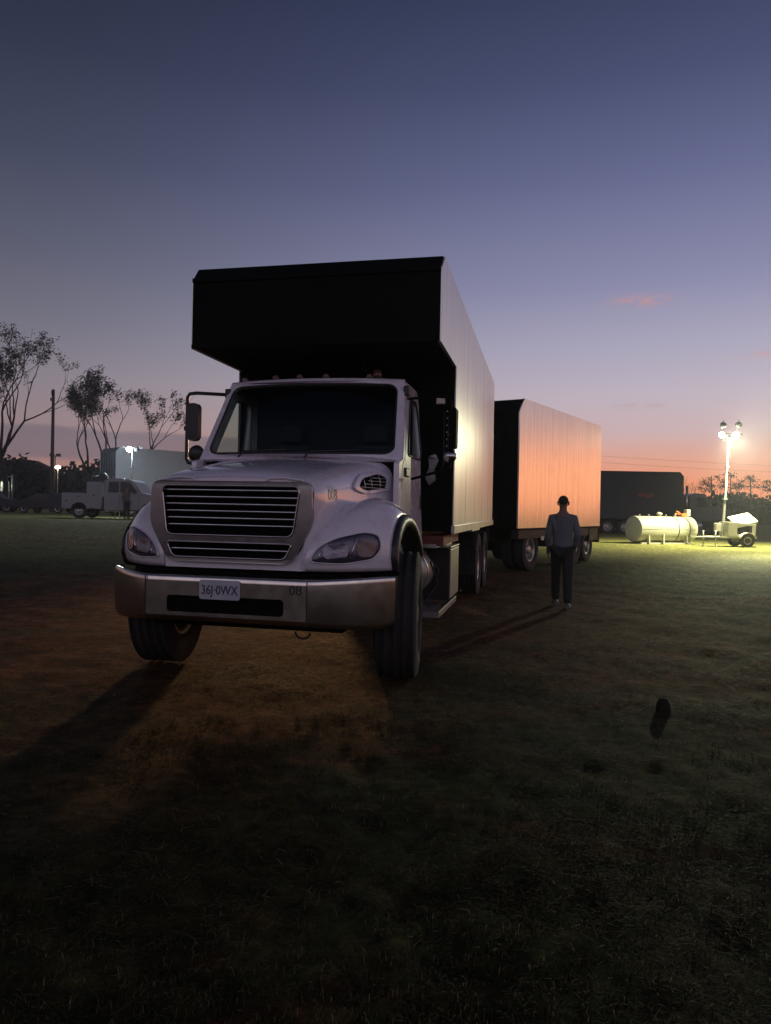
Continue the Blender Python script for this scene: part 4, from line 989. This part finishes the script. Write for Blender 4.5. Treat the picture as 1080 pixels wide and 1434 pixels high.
    se = [('chest', 'waist'), ('waist', 'hem'), ('chest', 'upper'), ('upper', 'collar')]
    for s_, n in ((1, 'l'), (-1, 'r')):
        a = J['sh'+n][0]; b = J['el'+n][0]; c = J['wr'+n][0]
        sj['s'+n] = (a, .072, .076); sj['m'+n] = (tuple((p+q)/2 for p, q in zip(a, b)), .060, .062); sj['e'+n] = (b, .052, .056); sj['w'+n] = (c, .042, .040)
        se += [('upper', 's'+n), ('s'+n, 'm'+n), ('m'+n, 'e'+n), ('e'+n, 'w'+n)]
    skin_obj('shirt', sj, se, shirt, t)
    pj = {'seat': ((0, .0, .95), .165, .125)}; pe = []
    for s_, n in ((1, 'l'), (-1, 'r')):
        a = J['hip'+n][0]; b = J['knee'+n][0]; c = J['ank'+n][0]
        pj['h'+n] = (a, .108, .112); pj['k'+n] = (b, .078, .082); pj['c'+n] = (tuple((p+q)/2 for p, q in zip(b, c)), .072, .076); pj['a'+n] = ((c[0], c[1], .075), .064, .070)
        pe += [('seat', 'h'+n), ('h'+n, 'k'+n), ('k'+n, 'c'+n), ('c'+n, 'a'+n)]
    skin_obj('trousers', pj, pe, 'trousers', t)
    for s_, n in ((1, 'l'), (-1, 'r')):
        c = J['ank'+n][0]; tt = J['toe'+n][0]
        rows = []
        for f, wv, hv in ((-.55, .030, .07), (-.45, .040, .085), (-.1, .045, .10), (.35, .046, .078), (.8, .050, .055), (1.15, .042, .042), (1.28, .02, .025)):
            cx = c[0]+(tt[0]-c[0])*f; cy = c[1]+(tt[1]-c[1])*f
            rows.append([(cx+wv*cos(q), cy, max(0.0, hv*.5+hv*.5*sin(q))) for q in np.linspace(0, 2*pi, 13)[:-1]])
        MB().grid(rows, True, True).add(rows[0], [tuple(range(12))]).add(rows[-1], [tuple(range(12))]).build('shoe', 'shoe', t)
    return t
person('person in grey-blue long-sleeved shirt and black trousers, seen from behind on the open field', (2.69, 10.92, gz(2.69, 10.92)), R(168), 1.71, 'shirt',
       {'legs': (.26, -.20), 'larm': (.222, -.05, .212, .06), 'rarm': (.228, -.07, .185, .12)})
person('person in dim clothing standing beside the white service truck', (-14.0, 39.0, gz(-14.0, 39.0)), R(40), 1.75, 'jacket',
       {'legs': (.05, -.05), 'larm': (.25, .0, .23, .06), 'rarm': (.26, .02, .22, .08)})

# ------------------------------------------------------------------ service truck on the left
def service_truck():
    gx, gy = -15.2, 40.0
    t = thing('service_truck', 'white service pickup with tool-locker body parked side-on at the left', 'truck', (gx, gy, gz(gx, gy)), R(-90))
    # local: +y to the right of the picture (front), x = towards the camera side is +x? rotated -90: local x -> -y world
    Wd = .98
    bd = MB().box((-Wd, -2.35, .50), (Wd, -.55, 1.36)).box((-Wd, -1.0, 1.36), (-Wd+.4, -.20, 1.98)).box((Wd-.4, -1.0, 1.36), (Wd, -.20, 1.98)).box((-Wd, -.80, .50), (Wd, -.20, 1.36))
    body = bd.build('service_body', 'svc_white', t, .02)
    for sd in (-1, 1):
        for (y0, y1, z0, z1) in ((-2.30, -1.85, .56, 1.30), (-1.80, -1.12, 1.05, 1.30), (-.95, -.25, .56, 1.92)):
            d = MB().box((sd*Wd-.008, y0, z0), (sd*Wd+.008, y1, z1)).build('locker_door', 'svc_white', body, .006)
            MB().box((sd*(Wd+.008)-.012, (y0+y1)/2-.05, (z0+z1)/2-.04), (sd*(Wd+.008)+.012, (y0+y1)/2+.05, (z0+z1)/2+.04)).build('latch', 'dark_ink', d, .008)
        MB().plate([(-1.82, .50)]+[(-1.40+.44*cos(a), .42+.44*sin(a)) for a in np.linspace(pi*.9, pi*.1, 14)]+[(-.98, .50)], [], lambda u, v, q: (sd*(Wd+.004+q*.2)-0, u, v), .03).build('wheel_arch', 'dark_mesh', body)
    # compressor, vice and reels on the bed
    MB().box((-.6, -.75, 1.98), (.5, -.25, 2.12)).tube([(-.3, -.95, 2.16), (-.3, -.30, 2.16)], .16, 14).lathe([(-.08, .22), (.08, .22)], (.4, -.32, 2.28), 'X', 18).box((-.8, -1.4, 1.36), (.6, -1.0, 1.52)).tube([(.5, -.9, 1.98), (.5, -.9, 2.3), (.1, -.7, 2.32)], .03, 6).build('compressor', 'chassis', body, .02)
    cb = MB()
    prof = roundpoly([(-.05, .45), (-.05, 1.25), (.02, 2.05), (.16, 2.16), (1.35, 2.14), (1.55, 2.02), (2.0, 1.40), (2.95, 1.28), (3.05, 1.15), (3.08, .50)], .08)
    cb.plate(prof, [], lambda u, v, q: (-.95+q, u, v), 1.90)
    cab_ = cb.build('cab', 'svc_white', t, .05, seg=3)
    for sd in (-1, 1):
        MB().plate(roundpoly([(.16, 1.42), (.20, 2.0), (.75, 2.02), (.75, 1.42)], .06), [], lambda u, v, q: (sd*(.951+q), u, v), .005).build('side_window', 'lamp_dark', cab_)
        MB().plate(roundpoly([(.82, 1.42), (.82, 2.02), (1.35, 2.0), (1.75, 1.44)], .06), [], lambda u, v, q: (sd*(.951+q), u, v), .005).build('side_window', 'lamp_dark', cab_)
        for (yy) in (.785, 1.80): MB().box((sd*.951-.004, yy-.006, .55), (sd*.951+.004, yy+.006, 1.40)).build('door_seam', 'dark_ink', cab_)
        MB().box((sd*1.02-.11, 1.55, 1.38), (sd*1.02+.11, 1.68, 1.60)).build('door_mirror', 'dark_ink', cab_, .03)
        MB().plate([(1.95, .46)]+[(2.38+.45*cos(a), .42+.45*sin(a)) for a in np.linspace(pi, 0, 14)]+[(2.83, .46)], [], lambda u, v, q: (sd*(.952+q*.2), u, v), .03).build('wheel_arch', 'dark_mesh', cab_)
        wheel(t, (sd*.86, -1.40, .40), .24, .40, .22, sd, .03, 0, ribs=3); wheel(t, (sd*.86, 2.38, .40), .24, .40, .22, sd, .03, 0, ribs=3)
        MB().lathe([(0, .10), (.04, .11), (.07, .06)], (sd*.75, 3.04, .95), 'Y', 14).build('headlight', 'reflector', cab_)
    MB().box((-.3, .15, 2.16), (.5, .95, 2.22)).box((.45, .2, 2.16), (.50, .3, 2.3)).build('roof_light_bar', 'svc_white', cab_, .01)
    MB().tube([(.8, .45, 2.14), (.8, .43, 2.55)], .012, 5).build('whip_flag', 'dark_ink', cab_)
    MB().box((-.95, 3.06, .42), (.95, 3.2, .68)).build('bumper', 'chrome', t, .03)
    MB().box((-.5, -2.3, .42), (-.4, 3.0, .55)).box((.4, -2.3, .42), (.5, 3.0, .55)).box((-.9, -.15, .5), (.9, -.08, 1.2)).tube([(-.8, -1.4, .4), (.8, -1.4, .4)], .08, 8).build('chassis', 'chassis', t)
service_truck()
# another tall box trailer standing end-on behind it
bt = dump_trailer('dump_trailer', 'tall debris trailer behind the white service truck, its long side lit by the left lamp', 'trailer', (-18.75, 48.6, gz(-18, 48)), R(-46), 7.5, 1.27, 1.0, 4.62, 'trailer_white', 'dark_body')
for y in (1.1, 5.2, 6.4):
    for sd in (-1, 1): wheel(bt, (sd*1.05, y, .51), .27, .51, .285, sd, .13, 0, ribs=2, dual=True)

# ------------------------------------------------------------------ trees
def tree(name, label, base, h, spread, stems, leaves, group, seed, leafm='leaf', lsize=.16, lean=None, bare=.0, depth=5):
    rd = random.Random(seed); t = thing(name, label, 'tree', base, 0, group)
    wood = MB(); tips = []
    def grow(p, d, L, r_, lev):
        n = 4; pts = [p]; rs = [r_]
        for i in range(n):
            d = (d+Vector((rd.gauss(0, .13), rd.gauss(0, .13), rd.gauss(.03, .08)))).normalized()
            pts.append(pts[-1]+d*L/n); rs.append(r_*(1-.42*(i+1)/n))
        wood.tube(pts, rs, 6 if lev > 1 else 8, False)
        if lev <= 1 and (lev == 0 or rd.random() < .4): (rd.random() < .62) and tips.extend(pts[1:])
        if lev == 0: return
        kids = 2 if lev > 3 else rd.choice((2, 2, 3))
        for k in range(kids):
            a = rd.uniform(0, 2*pi); q = rd.uniform(.35, .75)
            o = d.orthogonal().normalized(); o = o*cos(a)+d.cross(o)*sin(a)
            nd = (d*cos(q)+o*sin(q)*spread+Vector((0, 0, .12))).normalized()
            grow(pts[-1] if k < 2 else pts[2], nd, L*rd.uniform(.62, .84), rs[-1]*.85, lev-1)
    for i in range(stems):
        a = 2*pi*i/stems+rd.uniform(-.4, .4)
        d = Vector((cos(a)*.42*(stems > 1), sin(a)*.25*(stems > 1), 1.05)).normalized()
        if lean: d = (d+Vector(lean)).normalized()
        grow(Vector((cos(a)*.3*(stems > 1), sin(a)*.3*(stems > 1), -.1)), d, h*.30, h*.018, depth)
    wood.build('trunk', 'bark', t)
    lf = MB(); v = []; f = []
    for p in tips:
        if rd.random() < bare: continue
        for k in range(leaves):
            c = p+Vector((rd.gauss(0, .25), rd.gauss(0, .25), rd.gauss(0, .20)))*(lsize/.16)
            n1 = Vector((rd.gauss(0, 1), rd.gauss(0, 1), rd.gauss(0, 1))).normalized(); a = n1.orthogonal().normalized(); b = n1.cross(a)
            s1, s2 = lsize*rd.uniform(.6, 1.3), lsize*rd.uniform(.3, .6); o = len(v)
            v += [c-a*s1, c-b*s2*.6, c+a*s1, c+b*s2]; f.append((o, o+1, o+2, o+3))
    if f: lf.add(v, f); lf.build('crown', leafm, t)
    return t
G1 = 'thin-leaved trees at the left'
tree('roadside_tree', 'large thin-leaved tree cut by the left edge of the picture', (-32.0, 60, gz(-32, 60)), 15.2, .65, 3, 11, G1, 11, lsize=.12)
tree('roadside_tree', 'many-stemmed thin-leaved tree standing behind the left lamp', (-23.6, 62, gz(-22, 62)), 12.9, .50, 4, 11, G1, 15, lsize=.12)
tree('roadside_tree', 'low scrubby tree leaning over dark cars at the far left', (-33.6, 56, gz(-33, 56)), 7.5, 1.3, 3, 7, G1, 21, depth=4)
# far dark woods: one uneven mass on each side
def woods(name, label, x0, x1, y, ztop, seed, step, mt='wood_mass', zb=0.0, amp=.35, y1=None):
    rd = random.Random(seed); v = []; f = []; n = int(abs(x1-x0)/step)
    core = MB()
    prev = None
    for i in range(n*7):
        k = rd.random(); x = x0+(x1-x0)*k+rd.uniform(-step, step); yy = y+((y1-y)*k if y1 else 0)+rd.uniform(-2, 5)
        hh = ztop(k)*(1-amp*rd.random()**1.3)
        for q in range(26):
            c = Vector((x+rd.gauss(0, step*.55), yy+rd.gauss(0, step*.4), zb+hh*min(1, rd.random()**.55)*rd.uniform(.86, 1.0)))
            n1 = Vector((rd.gauss(0, 1), rd.gauss(0, 1), rd.gauss(0, 1))).normalized(); a = n1.orthogonal().normalized(); b = n1.cross(a)
            s = step*rd.uniform(.16, .36); o = len(v); v += [c-a*s, c-b*s*.7, c+a*s, c+b*s*.7]; f.append((o, o+1, o+2, o+3))
    core.add(v, f)
    # solid uneven core, with depth
    xs = np.linspace(x0, x1, n+1); fr = []; bk = []
    tops = [zb+ztop((x-x0)/(x1-x0))*(.72+.12*rd.random()) for x in xs]
    ys = [y+((y1-y)*(x-x0)/(x1-x0) if y1 else 0) for x in xs]
    rows = [[(x, q+1, zb-.5) for x, q in zip(xs, ys)], [(x, q+1.2, (zb+z)/2) for x, z, q in zip(xs, tops, ys)], [(x, q+2.5, z) for x, z, q in zip(xs, tops, ys)], [(x, q+6, z) for x, z, q in zip(xs, tops, ys)], [(x, q+7, zb-.5) for x, q in zip(xs, ys)]]
    core.grid(rows, True)
    o = core.build(name, mt); tag(o, label, 'woods', kind='stuff'); return o
woods('far_woods', 'dark far line of woods low along the left horizon', -72, 2, 92, lambda k: 7.2+1.6*sin(k*23)*sin(k*9)+(.8 if k < .35 else -.9), 3, 1.6, zb=.3, y1=96)
woods('far_woods', 'dark far line of woods low along the right horizon', 20, 110, 122, lambda k: 5.9+.5*sin(k*31)-.6*k, 8, 1.8, zb=-.2, amp=.25)
G2 = 'trees on the right skyline'
PT = [('pine_tree', 'round-headed pine on the skyline just right of the mast', 58.3, 9.0, .9, 0, 31), ('pine_tree', 'pine on the skyline close behind the mast', 55.2, 8.6, .9, 0, 32), ('pine_tree', 'tall round-headed pine on the skyline near the right edge', 62.8, 8.8, 1.0, 0, 33), ('pine_tree', 'pine at the right edge of the picture on the skyline', 66.0, 8.6, 1.0, 0, 36)]
for nm, lb, x, h, sp, br, sd in PT:
    rd = random.Random(sd); t = thing(nm, lb, 'tree', (x, 124+rd.uniform(-2, 2), 0), 0, G2)
    tr = MB(); lv = []; lf_ = []
    tr.tube([(0, 0, -.2), (.1, 0, h*.4), (.0, .1, h*.95)], [.16, .12, .05], 6)
    for k in range(9):
        a = rd.uniform(0, 2*pi); z0 = h*rd.uniform(.62, .9); L = rd.uniform(.7, 1.6)*(1.15-(z0/h-.6))
        e = Vector((cos(a)*L, sin(a)*L, z0+rd.uniform(.1, .6))); tr.tube([(0, .05, z0), tuple((Vector((0, 0, z0))+e)/2), tuple(e)], [.05, .035, .02], 5)
        for q in range(46):
            c = e+Vector((rd.gauss(0, .42), rd.gauss(0, .42), rd.gauss(.05, .20))); n1 = Vector((rd.gauss(0, 1), rd.gauss(0, 1), rd.gauss(0, 1))).normalized(); aa = n1.orthogonal().normalized(); bb = n1.cross(aa)
            s = rd.uniform(.10, .22); o = len(lv); lv += [c-aa*s, c-bb*s*.5, c+aa*s, c+bb*s*.5]; lf_.append((o, o+1, o+2, o+3))
    tr.build('trunk', 'bark', t); MB().add(lv, lf_).build('crown', 'pine_leaf', t)
for i, (x, h, lb) in enumerate(((49.6, 9.6, 'bare-branched tree on the skyline above the dark tractor, left one'), (51.2, 9.4, 'bare-branched tree on the skyline above the dark tractor, middle one'), (53.2, 9.2, 'bare upright tree on the skyline left of the mast'), (60.6, 7.6, 'twiggy bare tree on the skyline between two round pines'))):
    tree('bare_tree', lb, (x, 120, 0), h*.92, .55, 2, 1, G2, 40+i, lsize=.10, bare=.8, depth=4)

# ------------------------------------------------------------------ poles, lamps, wires, parked vehicles far left
pl = thing('utility_pole', 'tall wooden utility pole between the two big trees at the left', 'pole', (-27.8, 60, gz(-27.8, 60)))
MB().tube([(0, 0, -.2), (0, 0, 5), (0, 0, 10.2)], [.16, .14, .11], 12).build('pole_shaft', 'pole_wood', pl)
MB().tube([(0, 0, 9.6), (-.02, -.2, 9.7), (-.02, -.25, 10.1)], .05, 8).lathe([(0, .05), (.25, .06), (.3, .02)], (-.1, -.2, 9.2), 'Z', 10).build('insulator', 'chassis', pl)
lp = thing('lamp_post', 'slim post with two dark floodlight heads over the left woods', 'lamp post', (-39.5, 86, .4))
MB().tube([(0, 0, -.2), (0, 0, 6.6)], .07, 8).tube([(-.3, 0, 6.55), (.3, 0, 6.55)], .04, 6).build('post', 'pole_wood', lp)
for x in (-.38, .38): MB().box((x-.26, -.15, 6.5), (x+.26, .15, 6.85)).build('flood_head', 'chassis', lp, .05)
yl = thing('yard_lamp', 'small glowing yard lamp against the dark woods at the left', 'lamp', (-38.7, 85, .4))
MB().tube([(0, 0, -.2), (0, 0, 5.0)], .05, 8).build('post', 'galv', yl)
MB().lathe([(0, .05), (.08, .28), (.22, .30), (.36, .16), (.40, .02)], (0, 0, 5.0), 'Z', 14).build('globe', 'lit_yard', yl)
def far_car(label, loc, rotz, paint, group, van=False, porch=False):
    t = thing('parked_van' if van else 'parked_car', label, 'van' if van else 'car', loc, rotz, group)
    if van: pr = [(-2.2, .4), (-2.2, 1.9), (-2.0, 2.05), (1.0, 2.0), (1.6, 1.3), (2.2, 1.15), (2.25, .4)]
    else: pr = [(-2.1, .4), (-2.15, .9), (-1.5, 1.0), (-.9, 1.45), (.5, 1.45), (1.15, .98), (2.0, .88), (2.1, .4)]
    b = MB().plate(roundpoly(pr, .12), [], lambda u, v, q: (u, -.85+q, v), 1.7).build('body', paint, t, .08, seg=3)
    wn = [(-.85, 1.02), (-.7, 1.38), (.45, 1.38), (.95, 1.02)] if not van else [(.1, 1.3), (.1, 1.85), (.95, 1.85), (1.4, 1.35)]
    for sd in (-1, 1):
        MB().plate(roundpoly(wn, .05), [], lambda u, v, q: (u, sd*(.851+q), v), .004).build('side_window', 'lamp_dark', b)
        for x in (-1.35, 1.35): wheel(t, (x, sd*.76, .32), .2, .32, .19, -sd, .02, pi/2, ribs=0)
    for y in (-.6, .6): MB().lathe([(0, .09), (.03, .1), (.05, .04)], (2.12 if not van else 2.26, y, .72), 'X', 10).build('headlight', 'reflector', b)
    return t
G3 = 'dark cars parked at the far left'
far_car('dark car parked in front of the pale van at the far left', (-29.6, 54, gz(-29, 54)), R(12), 'car_dark', G3)
far_car('dark car parked below the utility pole with pale rear bumper', (-24.6, 52.5, gz(-24, 52)), R(170), 'car_dark', G3)
far_car('pale van under a porch lamp at the far left', (-33.4, 62, gz(-33, 62)+.5), R(-60), 'svc_white', None, True)
pp = thing('porch_lamp', 'small bright lamp on a pale post above the far van', 'lamp', (-32.9, 61.0, gz(-33, 61)))
MB().tube([(1.3, 0, 0), (1.3, 0, 3.1)], .07, 8).tube([(1.3, 0, 2.9), (0, 0, 2.95)], .03, 6).build('post', 'svc_white', pp)
MB().lathe([(0, .03), (.04, .16), (.16, .18), (.24, .04)], (0, 0, 2.7), 'Z', 12).build('lamp_globe', 'lit_porch', pp)
lamp('POINT', 'porch_light', (-32.9, 60.7, gz(-33, 61)+2.7), 160, (.85, 1.0, .7), .15)
for z0, z1 in ((11.2, 10.0), (10.2, 8.9)):
    pts = []
    for k in np.linspace(0, 1, 16): pts.append((18+62*k, 112+12*k, z0+(z1-z0)*k-1.6*4*k*(1-k)*.25))
    o = MB().tube(pts, .013, 5).build('power_line', 'wire_black'); tag(o, 'thin overhead power line crossing the orange sky at the right', 'power line', 'overhead power lines')
# small dark stump in the near grass
o = MB().lathe([(-.05, .055), (.015, .052), (.05, .044), (.078, .028), (.083, .004)], (2.04, 5.22, rough_h(2.04, 5.22)), 'Z', 14).build('stump', 'dark_wood'); tag(o, 'small dark rounded stump alone in the grass at the right', 'stump')
# warm flood lamp standing on the ground beyond the big truck (its light shows under the chassis)
fl = thing('flood_lamp', 'work flood lamp on a stand hidden behind the big truck', 'lamp', (-3.4, 30.0, gz(-3.4, 30)))
MB().tube([(0, 0, 0), (0, 0, 3.5)], .03, 8).tube([(0, 0, .5), (.5, 0, 0)], .02, 6).tube([(0, 0, .5), (-.3, .4, 0)], .02, 6).tube([(0, 0, .5), (-.3, -.4, 0)], .02, 6).build('stand', 'galv', fl)
hd = MB().box((-.2, -.08, 3.4), (.2, .08, 3.7)).build('lamp_head', 'chassis', fl, .02)
MB().box((-.17, -.09, 3.43), (.17, -.082, 3.67)).build('lamp_glass', 'lit_yard', hd)
lamp('SPOT', 'flood_beam', (-3.4, 29.8, 3.55), 9000, (1.0, .54, .22), .45, (-.7, 6.2, .2), 26, 1.0)

# ------------------------------------------------------------------ damp evening air
hm = bpy.data.materials.new('air'); hm.use_nodes = True; _t = NT(hm.node_tree); _t.n.clear()
_v = _t.add('ShaderNodeVolumePrincipled'); _v.inputs['Color'].default_value = (.85, .88, .95, 1); _v.inputs['Density'].default_value = .0007; _v.inputs['Anisotropy'].default_value = .65
_t.l.new(_v.outputs[0], _t.add('ShaderNodeOutputMaterial').inputs['Volume']); MAT['air'] = hm
hz = MB().box((-262, -262, -3), (262, 262, 24)).build('haze', 'air'); hz['kind'] = 'stuff'
